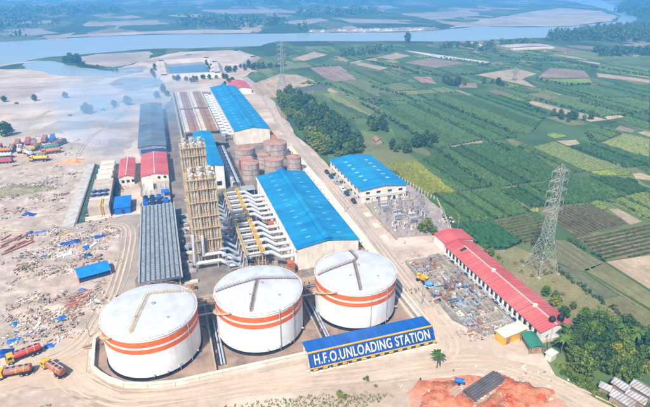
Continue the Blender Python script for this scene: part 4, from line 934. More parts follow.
t = thing('pump_shelter', 'grey roofed pump shelter beside the boiler house front', 'shelter', (32, 236, .12))
part('roof', STEEL, t, lambda m: m.box(27, 37.5, 228, 234, 3.6, 3.9)); part('pump', DKBLUE, t, lambda m: [m.box(28 + k*2.4, 29.6 + k*2.4, 229, 233, .12, 2) for k in range(4)]); [part('post', STEEL, t, lambda m: m.box(x-.12, x+.12, y-.12, y+.12, .1, 3.6)) for x in (27.4, 37) for y in (228.4, 233.6)]

# ------------------------------------------------------------------ radiator banks and ducts of the second hall
for i, (x0, x1, y0, y1, lb) in enumerate(((10.4, 20.4, 336, 401, 'brown radiator bank, nearer of the left pair'), (10.4, 20.4, 406, 470, 'brown radiator bank, farther of the left pair'), (21.6, 32.2, 336, 401, 'brown radiator bank, nearer of the right pair'), (21.6, 32.2, 406, 470, 'brown radiator bank, farther of the right pair'))):
    t = thing('radiator_bank', lb + ' beside far blue hall', 'radiator bank', (x0, y0, .1), 0, 'brown radiator banks')
    part('deck', BROWNR, t, lambda m: m.box(x0, x1, y0, y1, 4.6, 5.3))
    for k in range(9):
        for x in (x0+.4, x1-.4): part('leg', STEEL, t, lambda m: m.box(x-.2, x+.2, y0+1+k*7.6, y0+1.4+k*7.6, .1, 4.6))
    def fans(m):
        for k in range(18):
            y = y0 + 2 + k*3.5; m.k = 0; m.box(x0+.5, x0+3.1, y-.8, y+.8, 5.3, 6.2); m.k = 1; m.cyl(x0+6.3, y, 5.3, 5.75, 1.2, 10)
    o = part('fan_row', [CONCL, RUST], t, fans); o['kind'] = 'stuff'
    part('edge_rail', CONCL, t, lambda m: (m.box(x1+.05, x1+.5, y0, y1, 4.9, 6.1), m.box(x0-.5, x0-.05, y0, y1, 4.9, 5.9)))
    part('end_frame', DARK, t, lambda m: m.box(x0+.2, x1-.2, y0-.35, y0-.05, .2, 4.4))
for k in range(16):
    y = 326 + k*8.2
    t = thing('exhaust_duct', 'pale exhaust duct in the row along the left side of the far blue hall', 'duct', (37, y, .1), 0, 'exhaust ducts of the far blue hall')
    part('pipe', DUCT, t, lambda m: m.tube([(41, y, 4.6), (38.4, y, 4.6), (36.8, y, 5.8), (33.6, y, 5.8)], 1.0, 8), 40)
    part('casing', CONC if k % 2 else DUCTG, t, lambda m: m.box(33.4, 35.6, y-1.7, y+1.7, .1, 4.7))
tag(MB().box(7.2, 8.6, 325, 500, .1, 1.6).build('boundary_wall', CONC), 'grey wall running along the left of the brown radiator banks', 'wall')
t = thing('coal_yard_shed', 'dark low building between brown radiator banks and stacks', 'shed', (24, 318, .1))
gable(t, 12, 34, 309, 330, 4, 5, DARK, CONCD)

# ------------------------------------------------------------------ pylons
def pylon(cx, cy, H, label, base=4.4, th=.125):
    t = thing('power_pylon', label, 'pylon', (cx, cy, .05), 0, 'steel lattice pylons')
    k = H / 42; zw = 15 * k
    def half(z): return base + (1.55 - base) * (z / zw) if z < zw else 1.55 + (.75 - 1.55) * (z - zw) / (H - zw)
    P = lambda sx, sy, z: (cx + sx*half(z), cy + sy*half(z), z)
    lv = [0, 5.2*k, 9.6*k, 12.8*k, zw] + [zw + (H-zw)*i/11 for i in range(1, 12)]
    for sx in (-1, 1):
        for sy in (-1, 1):
            part('leg', PYL, t, lambda m: [m.beam(P(sx, sy, a), P(sx, sy, b), th*1.2) for a, b in zip(lv, lv[1:])])
            part('footing', CONC, t, lambda m: m.box(cx+sx*base-.6, cx+sx*base+.6, cy+sy*base-.6, cy+sy*base+.6, .05, .5))
    def br(m):
        for i, (a, b) in enumerate(zip(lv, lv[1:])):
            for (s0, s1) in (((-1,-1),(1,-1)), ((1,-1),(1,1)), ((1,1),(-1,1)), ((-1,1),(-1,-1))):
                m.beam(P(*s0, a), P(*s1, b), th*.7); m.beam(P(*s1, a), P(*s0, b), th*.7)
                if i: m.beam(P(*s0, a), P(*s1, a), th*.8)
                if i < 2:
                    q = Vector(P(*s0, b)).lerp(Vector(P(*s1, b)), .5); m.beam(Vector(P(*s0, a)).lerp(Vector(P(*s0, b)), .5), q, th*.5); m.beam(Vector(P(*s1, a)).lerp(Vector(P(*s1, b)), .5), q, th*.5)
    part('bracing', PYL, t, br)
    for z, w in ((25.5, 4.3), (29.4, 3.9), (33.2, 4.3), (37, 3.9), (40.6, 3.6)):
        z *= k; w *= max(1, k)
        def arm(m):
            for s in (-1, 1):
                hw = half(z)
                for sy in (-1, 1):
                    m.beam((cx+s*hw, cy+sy*hw, z), (cx+s*w, cy, z+.15), th*.8); m.beam((cx+s*hw, cy+sy*hw, z+1.5), (cx+s*w, cy, z+.25), th*.8)
                    m.beam((cx+s*(hw+w)/2, cy+sy*hw/2, z+.1), (cx+s*(hw+w)/2, cy+sy*hw/2, z+.85), th*.6)
                m.beam((cx+s*hw, cy-hw, z), (cx+s*(hw+w)/2, cy+hw/2, z+.1), th*.6); m.beam((cx+s*hw, cy+hw, z), (cx+s*(hw+w)/2, cy-hw/2, z+.1), th*.6)
        a = part('cross_arm', PYL, t, arm)
        part('insulator', M('insulator_glass', (.25, .22, .2), .3, .2), a, lambda m: [m.cyl(cx+s*w, cy, z-1.9, z+.1, .14, 8) for s in (-1, 1)])
    part('peak', PYL, t, lambda m: [m.beam(P(sx, sy, H), (cx, cy, H+1.4*k), th) for sx in (-1, 1) for sy in (-1, 1)])
pylon(126, 126, 41.2, 'tall steel lattice pylon beside the long red roofed building')
pylon(107, 457, 46, 'faint far lattice pylon beyond the tree row and far hall', 5.6, .17)
pylon(358, 447, 14, 'tiny distant lattice pylon on tan field near the river', 1.8, .1)

# ------------------------------------------------------------------ substation
t = thing('power_transformer', 'grey power transformer in the substation, nearer the road', 'transformer', (93.5, 182, .12), 0, 'substation transformers')
def transformer(t, x, y):
    part('tank', M('transformer_grey', (.45, .48, .5), .5, .1), t, lambda m: m.box(x-1.8, x+1.8, y-1.2, y+1.2, .5, 3.4))
    part('plinth', CONC, t, lambda m: m.box(x-2.6, x+2.6, y-2.2, y+2.2, .1, .5))
    for s in (-1, 1): part('radiator', STEEL, t, lambda m: [m.box(x-1.5+k*.42, x-1.32+k*.42, y+s*1.3-.0 if s > 0 else y-1.9, y+1.9 if s > 0 else y-1.3, .9, 3.2) for k in range(8)])
    part('conservator', MATS['transformer_grey'], t, lambda m: m.tube([(x-1.6, y+.7, 4.3), (x+1.4, y+.7, 4.3)], .5, 14))
    for k in range(3): part('bushing', RUST, t, lambda m: m.cyl(x-1.1+k*1.1, y-.4, 3.4, 5.1, .18, 8, .1))
transformer(t, 93.5, 182)
t = thing('power_transformer', 'grey power transformer in the substation, beside the small tree', 'transformer', (98.5, 177, .12), 0, 'substation transformers'); transformer(t, 98.5, 177)
t = thing('power_transformer', 'dark transformer near the office end of the substation', 'transformer', (91.6, 191.5, .12), 0, 'substation transformers'); transformer(t, 91.6, 191.5)
for i, (y, x0, x1) in enumerate(((172.5, 88, 101), (181, 88, 108), (188.5, 88, 110), (196, 91, 112))):
    t = thing('bus_gantry', 'steel bus gantry in the substation, %s from the road end' % ORD[i], 'gantry', (x0, y, .12), 0, 'substation bus gantries')
    n = int((x1-x0)/4.6)
    for k in range(n+1):
        x = x0 + (x1-x0)*k/n
        part('post', PYL, t, lambda m: [m.beam((x+a, y+b, .1), (x+a*.4, y+b*.4, 5.6), .08) for a in (-.3, .3) for b in (-.3, .3)] + [m.beam((x-.3, y-.3, z), (x+.3, y+.3, z+1), .05) for z in (1, 3)])
    part('cross_beam', PYL, t, lambda m: (m.beam((x0, y-.2, 5.6), (x1, y-.2, 5.6), .1), m.beam((x0, y+.2, 5.6), (x1, y+.2, 5.6), .1), m.beam((x0, y, 6), (x1, y, 6), .09)) and [m.beam((x0+(x1-x0)*q/18, y-.2, 5.6), (x0+(x1-x0)*(q+1)/18, y, 6), .05) for q in range(18)])
for k in range(70):
    x, y = random.uniform(87, 116), random.uniform(168, 201)
    if x > 104 + (y-168)*.4 or (x < 96 and 178 < y < 195 and random.random() < .6): continue
    t = thing('insulator_post', 'slim insulator post standing in the substation gravel', 'post', (x, y, .11), 0, 'insulator posts in the substation')
    z = random.uniform(2, 3.6)
    part('stand', random.choice((PYL, STEEL, WALLW)), t, lambda m: (m.box(x-.14, x+.14, y-.14, y+.14, .11, z), m.box(x-.35, x+.35, y-.35, y+.35, .11, .5)))
    part('insulator', random.choice((RUST, DKBLUE, DUCTG)), t, lambda m: m.lathe(x, y, [(.1, z), (.24, z+.25), (.12, z+.4), (.24, z+.65), (.12, z+.8), (.24, z+1.05), (.02, z+1.5)], 8))
t = thing('substation_fence', 'pale post fence along the field side of the substation', 'fence', (112, 190, .1))
FP = [(103.5,160),(111.5,166),(120.5,193),(117,221),(110,254)]
for a, b in zip(FP, FP[1:]):
    n = int(math.dist(a, b)/2.4)
    for i in range(n):
        x, y = a[0]+(b[0]-a[0])*i/n, a[1]+(b[1]-a[1])*i/n; x2, y2 = a[0]+(b[0]-a[0])*(i+1)/n, a[1]+(b[1]-a[1])*(i+1)/n
        part('post', CONCL, t, lambda m: m.box(x-.14, x+.14, y-.14, y+.14, .05, 2.3))
        part('rail', STEEL, t, lambda m: [m.beam((x, y, z), (x2, y2, z), .06) for z in (.6, 1.3, 2.0)])
t = thing('yard_wall', 'low grey wall between the service road and substation', 'wall', (84, 190, .1))
for k in range(9): part('wall_panel', CONC, t, lambda m: m.obox((85.3 - .32*(8-k)*.0 + (k-4)*.12, 166 + k*4.2, .8), (.3, 4.1, 1.5), 0.0))
for i, (x, y, lb) in enumerate(((81.8, 178.6, 'pale concrete pad beside the road, nearer the office'), (80.6, 167, 'pale concrete pad beside the road, nearer the tanks'), (82.4, 190, 'pale concrete pad beside the road, closest to the office'))):
    m = MB(); m.box(x-1.4, x+1.4, y-2, y+2, .1, .7); m.box(x-1.1, x+1.1, y-1.7, y+1.7, .7, .85); tag(m.build('concrete_pad', CONCL), lb, 'concrete pad')

# ------------------------------------------------------------------ foundations in front of the red building
t = thing('foundation_grid', 'half built grid of concrete foundation walls before the long red building', 'foundation', (88, 126, .1))
part('bed', M('pit_floor', (.28, .245, .20), .95, .35, .5, c2=(.14, .14, .135), c2amt=.8, c2scale=.22), t, lambda m: m.slab([(80,146),(96,149),(96.4,101),(84,100),(78.8,110)], .07, .13))
for y in [104 + k*4.7 for k in range(10)]: part('cross_wall', (CONC, M('grey_concrete', (.33, .31, .28), .9, .2, .4))[int(y) % 2], t, lambda m: m.obox((88 + jit(.4), y + jit(.4), .55), (random.uniform(12, 15.5), .38, random.uniform(.7, 1.3)), jit(.03)))
for x in (80.6, 84.4, 88.2, 92.2, 95.6): part('long_wall', MATS['grey_concrete'] if x < 95 else CONC, t, lambda m: m.box(x-.2, x+.2, 103 if x > 82 else 109, 147, .1, 1.0 + jit(.2)))
for k in range(54):
    x, y = random.choice((82.5, 86.3, 90.2, 94)) + jit(.7), random.uniform(104, 146)
    part('column_stub', random.choice((CONCL, CONC, RUST, DUCTG)), t, lambda m: (m.box(x-.4, x+.4, y-.4, y+.4, .1, random.uniform(.8, 2.2)), m.box(x-.8, x+.8, y-.8, y+.8, .1, .45)))
for k in range(9):
    x, y = random.uniform(83, 94), random.uniform(104, 130)
    m = MB(); a = random.choice((0, 1.57)) + jit(.1); m.obox((x, y, 1.4), (random.uniform(3, 7), .22, .22), a); m.obox((x+.3, y+.35, 1.3), (random.uniform(3, 6), .2, .2), a)
    tag(m.build('steel_beam', M('blue_steel', (.13, .20, .30), .5, .2)), 'blue steel beam lying across the foundation walls', 'beam', 'blue beams on the foundations')
for i in range(11):
    x, y = 82.2 + (i % 4)*3.9 + jit(.6), 105.5 + i*3.7 + jit(.8); w, l, h = random.uniform(2, 3.2), random.uniform(2.4, 3.6), random.uniform(1.8, 3.4); mt = random.choice((STEEL, MATS['grey_concrete'], RUST, DUCTG))
    t = thing('equipment_trestle', 'small open trestle of posts and beams standing among the foundations', 'trestle', (x, y, .1), 0, 'open trestles among the foundations')
    for a in (-w/2, w/2):
        for b in (-l/2, l/2): part('post', mt, t, lambda m: m.box(x+a-.12, x+a+.12, y+b-.12, y+b+.12, .1, h))
        part('beam', mt, t, lambda m: m.box(x+a-.1, x+a+.1, y-l/2-.2, y+l/2+.2, h, h+.22))
    for b in (-l/2, l/2): part('beam', mt, t, lambda m: m.box(x-w/2-.3, x+w/2+.3, y+b-.1, y+b+.1, h+.225, h+.4))
t = thing('site_dumper', 'small yellow dumper beside the service road', 'dumper', (80.2, 133.4, .1), R(-55))
def dumper(t, col):
    q = MB(); L0 = t.location
    part('chassis', DARK, t, lambda m: m.obox((L0.x, L0.y, .9), (3.6, 1.5, .4)))
    part('skip', col, t, lambda m: m.add([(L0.x-.2,L0.y-.8,1.1),(L0.x+1.5,L0.y-.8,1.1),(L0.x+1.5,L0.y+.8,1.1),(L0.x-.2,L0.y+.8,1.1),(L0.x-.6,L0.y-1.05,2.3),(L0.x+2.2,L0.y-1.05,2.1),(L0.x+2.2,L0.y+1.05,2.1),(L0.x-.6,L0.y+1.05,2.3)], [(0,1,5,4),(1,2,6,5),(2,3,7,6),(3,0,4,7),(0,3,2,1)]))
    part('cab', col, t, lambda m: (m.box(L0.x-1.7, L0.x-.7, L0.y-.6, L0.y+.6, 1.1, 1.7), m.box(L0.x-1.8, L0.x-.8, L0.y-.65, L0.y+.65, 2.6, 2.75), [m.box(L0.x+a-.05, L0.x+a+.05, L0.y+b-.05, L0.y+b+.05, 1.7, 2.6) for a in (-1.7, -.85) for b in (-.6, .6)]))
    for a in (-1.2, 1.1):
        for s in (-1, 1): part('wheel', RUBBER, t, lambda m: m.tube([(L0.x+a, L0.y+s*.75, .62), (L0.x+a, L0.y+s*1.15, .62)], .55, 16))
dumper(t, YELLOW)
t = thing('concrete_mixer', 'blue and white concrete mixer behind the yellow dumper', 'mixer', (80.4, 128.6, .1), R(-50))
part('drum', M('mixer_blue', (.08, .25, .5), .5, .1), t, lambda m: m.tube([(79, 128.6, 1.6), (79.5, 128.6, 1.7), (81, 128.6, 2.1), (81.8, 128.6, 2.4)], [.5, 1.0, 1.0, .45], 16), 40)
part('frame', WALLW, t, lambda m: (m.box(79, 81.8, 128, 129.2, .6, .85), m.box(79.3, 79.6, 127.9, 128.1, .85, 1.7), m.box(81, 81.3, 129.1, 129.3, .85, 2))); [part('wheel', RUBBER, t, lambda m: m.tube([(80.3, 128.6+s*.7, .5), (80.3, 128.6+s*.95, .5)], .42, 14)) for s in (-1, 1)]
t = thing('scrap_heap', 'dark heap of machine scrap behind the blue mixer', 'scrap heap', (80, 122, .1))
for k in range(12): part('scrap_piece', random.choice((DARK, RUST, DKBLUE, STEEL)), t, lambda m: m.obox((80 + jit(1.6), 122 + jit(2.2), random.uniform(.3, 1.1)), (random.uniform(.6, 2), random.uniform(.4, 1), random.uniform(.3, .8)), jit(3), jit(.4)))
t = thing('trench_wall', 'dark cable trench along the foot of the long red building', 'trench', (97, 122, .1))
part('trench_side', CONC, t, lambda m: m.box(96.55, 96.75, 102, 147, .1, .8)); part('trench_bed', DARK, t, lambda m: m.box(96.8, 97.75, 102, 147, .1, .25))
for k in range(14): part('cover', (DKBLUE, STEEL, CONC)[k % 3], t, lambda m: m.box(96.6, 97.8, 103 + k*3.1, 104.4 + k*3.1, .82, .95))
# yellow and green roofed sheds, gate cabin
t = thing('store_shed', 'yellow walled shed with tan roof at the near end of the red building', 'shed', (91, 96.5, .1))
part('wall', M('yellow_wall', (.62, .36, .03), .7, .12), t, lambda m: m.obox((91.2, 97.2, 1.6), (9.5, 3.4, 3.0), R(10))); part('roof', CONCL, t, lambda m: m.obox((91.2, 97.2, 3.2), (10.2, 4.1, .22), R(10), 0, R(1))); part('door', RUST, t, lambda m: m.obox((88.5, 95, 1.2), (1.6, .14, 2.2), R(10)))
t = thing('canteen_shed', 'open shed with curved green roof beside the grove', 'shed', (94, 91, .1))
def groof(m):
    n = 10; c, s = math.cos(R(-14)), math.sin(R(-14))
    for i in range(n):
        a, b = -1 + 2*i/n, -1 + 2*(i+1)/n; f = lambda q: 3.6 - .8*q*q
        W = lambda q, v: (94.2 + (2.3*q)*c - v*s, 91.4 + (2.3*q)*s + v*c, f(q))
        m.quad(W(a, -3.4), W(b, -3.4), W(b, 3.4), W(a, 3.4))
part('roof', GREEN_R, t, groof); part('wall', PLANK, t, lambda m: m.obox((94.4, 91.6, 1.4), (3.0, 5.8, 2.5), R(-14))); [part('post', PLANK, t, lambda m: m.box(x-.1, x+.1, y-.1, y+.1, .1, 2.9)) for x, y in ((91.6, 89.2), (95.4, 88.2), (93, 94.9), (96.6, 94))]
t = thing('gate_cabin', 'small cream gate cabin with yellow panel by the road bend', 'cabin', (96.2, 85.8, .1))
part('body', CREAM, t, lambda m: m.obox((96.2, 85.8, 1.2), (2.6, 1.8, 2.2), .3)); part('roof', WALLW, t, lambda m: m.obox((96.2, 85.8, 2.4), (3.2, 2.3, .18), .3)); part('panel', YELLOW, t, lambda m: m.obox((95.9, 84.85, 1.1), (1.5, .1, 1.2), .3)); part('window', GLASS, t, lambda m: m.obox((96.9, 85.2, 1.6), (.7, .1, .7), .3))
for i, (x, y, h, lb) in enumerate(((97.6, 88.6, 9, 'tall light pole beside the green shed'), (112.6, 162, 9, 'tall light pole at far corner of red building'), (112.8, 131, 8.5, 'light pole between red building and pylon'), (73.2, 120.4, 8, 'light pole beside the right tank'), (-31, 137, 7, 'light pole at the left corner of the bund'), (73.6, 196, 8, 'light pole beside the engine hall'))):
    t = thing('light_pole', lb, 'light pole', (x, y, .1), 0, 'site light poles')
    part('pole', PYL, t, lambda m: m.tube([(x, y, .1), (x, y, h)], [.13, .08], 8)); part('arm', PYL, t, lambda m: m.tube([(x, y, h-.2), (x-.8, y-.5, h+.15)], .05, 6)); part('lamp_head', STEEL, t, lambda m: m.obox((x-1.1, y-.7, h+.15), (.8, .3, .16), .56)); part('base', CONC, t, lambda m: m.box(x-.3, x+.3, y-.3, y+.3, .1, .5))
# roadside fence wall beside the engine hall
t = thing('roadside_wall', 'pale panel wall with posts between engine hall and road', 'wall', (69.4, 200, .1))
for k in range(22):
    y = 152 + k*6.6; x = 68.6 + min(1.8, k*.12)
    part('wall_panel', CONCL, t, lambda m: m.box(x-.12, x+.12, y+.35, y+6.4, .1, 1.5)); part('post', WALLW, t, lambda m: (m.box(x-.35, x+.35, y-.35, y+.35, .1, 2.1), m.box(x-.45, x+.45, y-.45, y+.45, 2.1, 2.3)))
OB = M('orange_box', (.62, .20, .04), .6, .15)
for x, y, lb in ((66.4, 158.5, 'orange container box at near right corner of the engine hall'), (66.6, 191, 'orange container box halfway along the engine hall side'), (66.5, 163, 'second orange box behind the corner one')):
    t = thing('equipment_box', lb, 'box', (x, y, .1)); part('body', OB, t, lambda m: m.box(x-1.1, x+1.1, y-1.5, y+1.5, .3, 2.8)); part('lid', RUST, t, lambda m: m.box(x-1.2, x+1.2, y-1.6, y+1.6, 2.8, 2.95)); part('foot', DARK, t, lambda m: (m.box(x-1, x+1, y-1.4, y-1.1, .1, .3), m.box(x-1, x+1, y+1.1, y+1.4, .1, .3)))
for k in range(6):
    y = 207 + k*7.9 + jit(2.5)
    t = thing('parked_van', 'small dark vehicle parked along the office side of the road', 'vehicle', (81.6 + k*.03, y, .13), 0, 'vehicles parked by the office')
    x = 81.6; cl = (DARK, DKBLUE, WALLW, STEEL, DKBLUE)[k % 5]
    part('body', cl, t, lambda m: (m.box(x-.85, x+.85, y-2.1, y+2.1, .45, 1.2), m.add([(x-.8,y-1.4,1.2),(x+.8,y-1.4,1.2),(x+.8,y+1.7,1.2),(x-.8,y+1.7,1.2),(x-.65,y-.8,1.85),(x+.65,y-.8,1.85),(x+.65,y+1.4,1.85),(x-.65,y+1.4,1.85)], [(4,5,6,7),(0,1,5,4),(1,2,6,5),(2,3,7,6),(3,0,4,7)])))
    part('windscreen', GLASS, t, lambda m: m.quad((x-.7, y-1.36, 1.28), (x+.7, y-1.36, 1.28), (x+.6, y-.88, 1.8), (x-.6, y-.88, 1.8)))
    for a in (-1.3, 1.3):
        for s in (-1, 1): part('wheel', RUBBER, t, lambda m: m.tube([(x+s*.7, y+a, .45), (x+s*.9, y+a, .45)], .32, 12))

# ------------------------------------------------------------------ tanker trucks
def truck(x, y, heading, cabm, tankm, label, group, box=False):
    """built along +x (cab at +x), then turned"""
    t = thing('tanker_truck' if not box else 'cargo_truck', label, 'truck', (x, y, .15), R(heading), group)
    B = lambda m, *a: m.box(a[0]+x, a[1]+x, a[2]+y, a[3]+y, a[4]+.15, a[5]+.15)
    part('chassis', DARK, t, lambda m: (B(m, -4.6, 4.4, -.5, .5, .65, .95), B(m, -4.7, -4.5, -1.1, 1.1, .5, .9)))
    def cab(m):
        x0, x1 = x+2.5, x+4.5
        m.add([(x0,y-1.15,.95),(x1,y-1.15,.95),(x1,y+1.15,.95),(x0,y+1.15,.95),(x0,y-1.15,2.9),(x1-.45,y-1.15,2.9),(x1-.45,y+1.15,2.9),(x0,y+1.15,2.9),(x1,y-1.15,1.95),(x1,y+1.15,1.95)],
              [(0,3,2,1),(4,5,6,7),(0,1,8,5,4),(3,7,6,9,2),(1,2,9,8),(8,9,6,5),(0,4,7,3)])
        m.box(x1-.05, x1+.12, y-1.2, y+1.2, .6, 1.0)
    cb = part('cab', cabm, t, cab)
    part('windscreen', GLASS, cb, lambda m: m.quad((x+4.5, y-1.0, 2.02), (x+4.5, y+1.0, 2.02), (x+4.09, y+1.0, 2.86), (x+4.09, y-1.0, 2.86)))
    for s in (-1, 1): part('side_window', GLASS, cb, lambda m: m.box(x+2.9, x+3.9, y+s*1.16-.02, y+s*1.16+.02, 1.95, 2.65))
    if not box:
        def tank(m):
            n = 20; st = [(-4.55, .55), (-4.4, .95), (-4.2, 1), (2.0, 1), (2.15, .95), (2.25, .55)]
            vs = [(x+a, y + 1.2*k*math.cos(2*math.pi*i/n), 2.15 + .98*k*math.sin(2*math.pi*i/n)) for a, k in st for i in range(n)]
            m.add(vs, [(j*n+i, j*n+(i+1) % n, (j+1)*n+(i+1) % n, (j+1)*n+i) for j in range(5) for i in range(n)] + [tuple(range(n)), tuple(range(5*n, 6*n))])
        tk = part('tank', tankm, t, tank, 40)
        for k in range(4): part('hatch', DARK, tk, lambda m: m.cyl(x-3.4+k*1.55, y, 3.08, 3.3, .34, 12))
        part('catwalk', STEEL, tk, lambda m: (m.box(x-4, x+1.8, y+.45, y+.75, 3.06, 3.12), m.box(x-4, x+1.8, y-.75, y-.45, 3.06, 3.12)))
        for a in (-2.9, -1.0, .9):
            part('tank_band', cabm if a < 0 else tankm, tk, lambda m: [m.quad((x+a, y+1.21*math.cos(u), 2.15+.99*math.sin(u)), (x+a+.16, y+1.21*math.cos(u), 2.15+.99*math.sin(u)), (x+a+.16, y+1.21*math.cos(v), 2.15+.99*math.sin(v)), (x+a, y+1.21*math.cos(v), 2.15+.99*math.sin(v))) for u, v in [(i*.314, (i+1)*.314) for i in range(20)]])
    else:
        part('cargo_bed', tankm, t, lambda m: (B(m, -4.5, 2.3, -1.2, 1.2, .95, 1.1), B(m, -4.5, 2.3, -1.25, -1.15, 1.1, 2.4), B(m, -4.5, 2.3, 1.15, 1.25, 1.1, 2.4), B(m, 2.2, 2.35, -1.2, 1.2, 1.1, 2.8), B(m, -4.6, -4.48, -1.2, 1.2, 1.1, 2.2)))
        part('cargo', random.choice((TARP, PLANK, RUST)), t, lambda m: B(m, -4.3, 2.1, -1.1, 1.1, 1.1, 2.6))
    for a in (3.4, -2.0, -3.3):
        for s in (-1, 1):
            w = part('wheel', RUBBER, t, lambda m: m.tube([(x+a, y+s*.75, .65), (x+a, y+s*1.15, .65)], .52, 16)); part('hub', STEEL, w, lambda m: m.tube([(x+a, y+s*1.15, .65), (x+a, y+s*1.19, .65)], .26, 10))
    part('mudguard', DARK, t, lambda m: [m.box(x-3.95, x-1.35, y+s*.75-.3, y+s*.75+.3, 1.2, 1.26) for s in (-1, 1)])
    return t
DU = dict(c2=(.36, .27, .2), c2amt=.1, c2scale=.9)
TRED = M('truck_red', (.50, .015, .02), .45, .15, **DU); TBRN = M('truck_brown', (.33, .095, .035), .5, .25, **DU); TYEL = M('truck_yellow', (.66, .38, .02), .45, .12, **DU)
TORG = M('truck_orange', (.62, .17, .03), .5, .1); TPNK = M('truck_pink', (.50, .10, .14), .5, .1); TGRN = M('truck_green', (.04, .2, .14), .5, .1); TWHT = M('truck_white', (.62, .62, .64), .5, .08)
G1 = 'tanker trucks at the lower left'; G2 = 'trucks parked at the far left yard'
truck(-48, 133.2, 200, TYEL, TRED, 'tanker truck with bright red tank and yellow cab at lower left', G1)
truck(-49, 126.0, 178, TYEL, TBRN, 'brown tanker truck with yellow cab, below the red tanker', G1)
truck(-38.8, 124.2, 131, TYEL, TBRN, 'brown tanker truck turned towards the red tanker, nearest the bund', G1)
for x, y, h, c, k, lb, bx in ((-76, 320, 168, TYEL, TYEL, 'yellow tanker truck parked in front at the far left yard', 0), (-71.5, 333, 188, TORG, TORG, 'long orange tanker truck beside the yellow one at far left', 0), (-73.5, 341, 190, TGRN, TGRN, 'green topped tanker truck behind the orange tanker at far left', 0),
        (-91, 344, 100, TWHT, TWHT, 'white tanker truck parked nose out in the far left yard', 0), (-96.5, 347, 95, TORG, TWHT, 'white tanker truck with orange cab in the far left yard', 0), (-89.5, 361, 96, TPNK, TPNK, 'pink red truck in the back row of far left yard', 1),
        (-80, 363, 92, TPNK, TPNK, 'pink red truck beside the blue one, back row far left yard', 1), (-75, 362, 94, DKBLUE, TARP, 'blue truck in the back row of the far left yard', 1), (-100.5, 343, 170, TORG, TORG, 'orange tanker at the left picture edge, rearmost of three', 0),
        (-98, 332.5, 172, TRED, TWHT, 'white tanker with red cab at left picture edge', 0), (-96, 322.5, 176, DKBLUE, TPNK, 'maroon truck at left picture edge, frontmost of three', 1), (-84.5, 334, 120, TYEL, TWHT, 'white tanker with yellow cab standing aslant in far left yard', 0),
        (-104, 352, 100, TORG, TRED, 'red tanker with orange cab, farther of two at the yard edge', 0), (-106, 336, 165, TYEL, TORG, 'orange tanker with yellow cab half out of the left edge', 0), (-82, 346, 80, TYEL, TYEL, 'yellow tanker parked nose out behind the slanting white one', 0), (-69, 350, 60, DKBLUE, TBRN, 'brown tanker with dark cab behind the green tanker', 0), (-95, 358, 96, TGRN, TORG, 'orange cargo truck with green cab at far left rear', 1),
        (-85, 355, 97, DKBLUE, TRED, 'red truck with dark cab in the back row far left', 1)):
    truck(x, y, h, c, k, lb, G2, bx).scale = (1.2, 1.2, 1.2)

# ------------------------------------------------------------------ mounds and heaps
def heap(name, poly_c, rx, ry, h, mat, label, cat, seed, kind=None, rough=.5, n=40):
    random.seed(seed); m = MB(); ph = [random.uniform(0, 6.28) for _ in range(12)]
    vs = []; cx, cy = poly_c; rx *= 1.22; ry *= 1.22
    f = lambda u, v: sum(math.sin((u*a + v*b)*2.2 + ph[k]) / (1 + k*.35) for k, (a, b) in enumerate(((1,.6),(.4,1.5),(2.1,-.7),(-1.4,2.3),(3.3,1.1),(.7,-3.6),(4.6,3.1),(-5,2.2),(6,-4),(7,6)))) * .22
    for j in range(n+1):
        for i in range(n+1):
            u, v = i/n*2-1, j/n*2-1; rr = math.hypot(u, v) * (1 + .22*math.sin(3*math.atan2(v, u) + ph[0]) + .12*math.sin(7*math.atan2(v, u) + ph[1]))*1.52
            k = max(0, 1 - rr**2.2); z = h*k*(.55 + rough*f(u*2, v*2)) + jit(.16)*k*h*.5
            vs.append((cx + u*rx, cy + v*ry, max(.03, .10 + z) if rr < .98 else 0))
    m.add(vs, [(j*(n+1)+i, j*(n+1)+i+1, (j+1)*(n+1)+i+1, (j+1)*(n+1)+i) for j in range(n) for i in range(n)])
    return tag(m.build(name, mat, None, 180), label, cat, None, kind)
sheet('red_ground', [(51,87),(56,90),(64,88.4),(73,86.2),(80.5,83),(88,73),(92,64),(70,60),(50,70)], .12, M('red_dust', (.47, .13, .06), .95, .3, .4, bump=.5, bscale=1.5, c2=(.50, .34, .24), c2amt=.8, c2scale=.12), rag=(1.6, 2.5))
heap('red_soil_mound', (60, 82.5), 8.5, 6, 2.6, REDSOIL, 'rough red soil mound in front of the unloading canopy', 'soil mound', 1)
heap('red_soil_mound', (79, 77), 9, 6.5, 2.8, REDSOIL, 'long red soil mound at the edge of the road bend', 'soil mound', 2)
heap('red_soil_mound', (69, 74.5), 8, 5, 2.4, REDSOIL, 'red soil mound at the bottom edge between two others', 'soil mound', 3)
heap('sand_heap', (-57, 313), 9, 5, 1.8, M('orange_sand', (.55, .27, .12), .95, .2, .3), 'orange sand heap beside the far left truck yard', 'sand heap', 4)
heap('sand_heap', (-50, 118), 9, 5, 1.0, EARTHM, 'pale sand heap in the lower left corner below the tankers', 'sand heap', 5)
heap('sand_heap', (-32, 110), 5, 3, .8, EARTHM, 'small pale sand heap left of the curved bund wall', 'sand heap', 6)
heap('sand_heap', (-48, 385), 9, 4, 1.2, M('pink_sand', (.5, .3, .24), .95, .2, .3), 'pinkish sand heap beyond the treatment block', 'sand heap', 8)
random.seed(11)
t = thing('pipe_stack', 'stack of long dark grey pipes on the red soil', 'pipe stack', (71.5, 82.3, .15), R(17))
for k in range(11):
    row = 0 if k < 6 else 1; y = 82.3 - 1.9 + (k % 6)*.72 + row*.36
    part('pipe', M('dark_grey_pipe', (.10, .09, .09), .7, .2), t, lambda m: m.tube([(71.5-6.2+jit(.3), y, .75+row*.6), (71.5+6.2+jit(.3), y, .75+row*.6)], .36, 10))
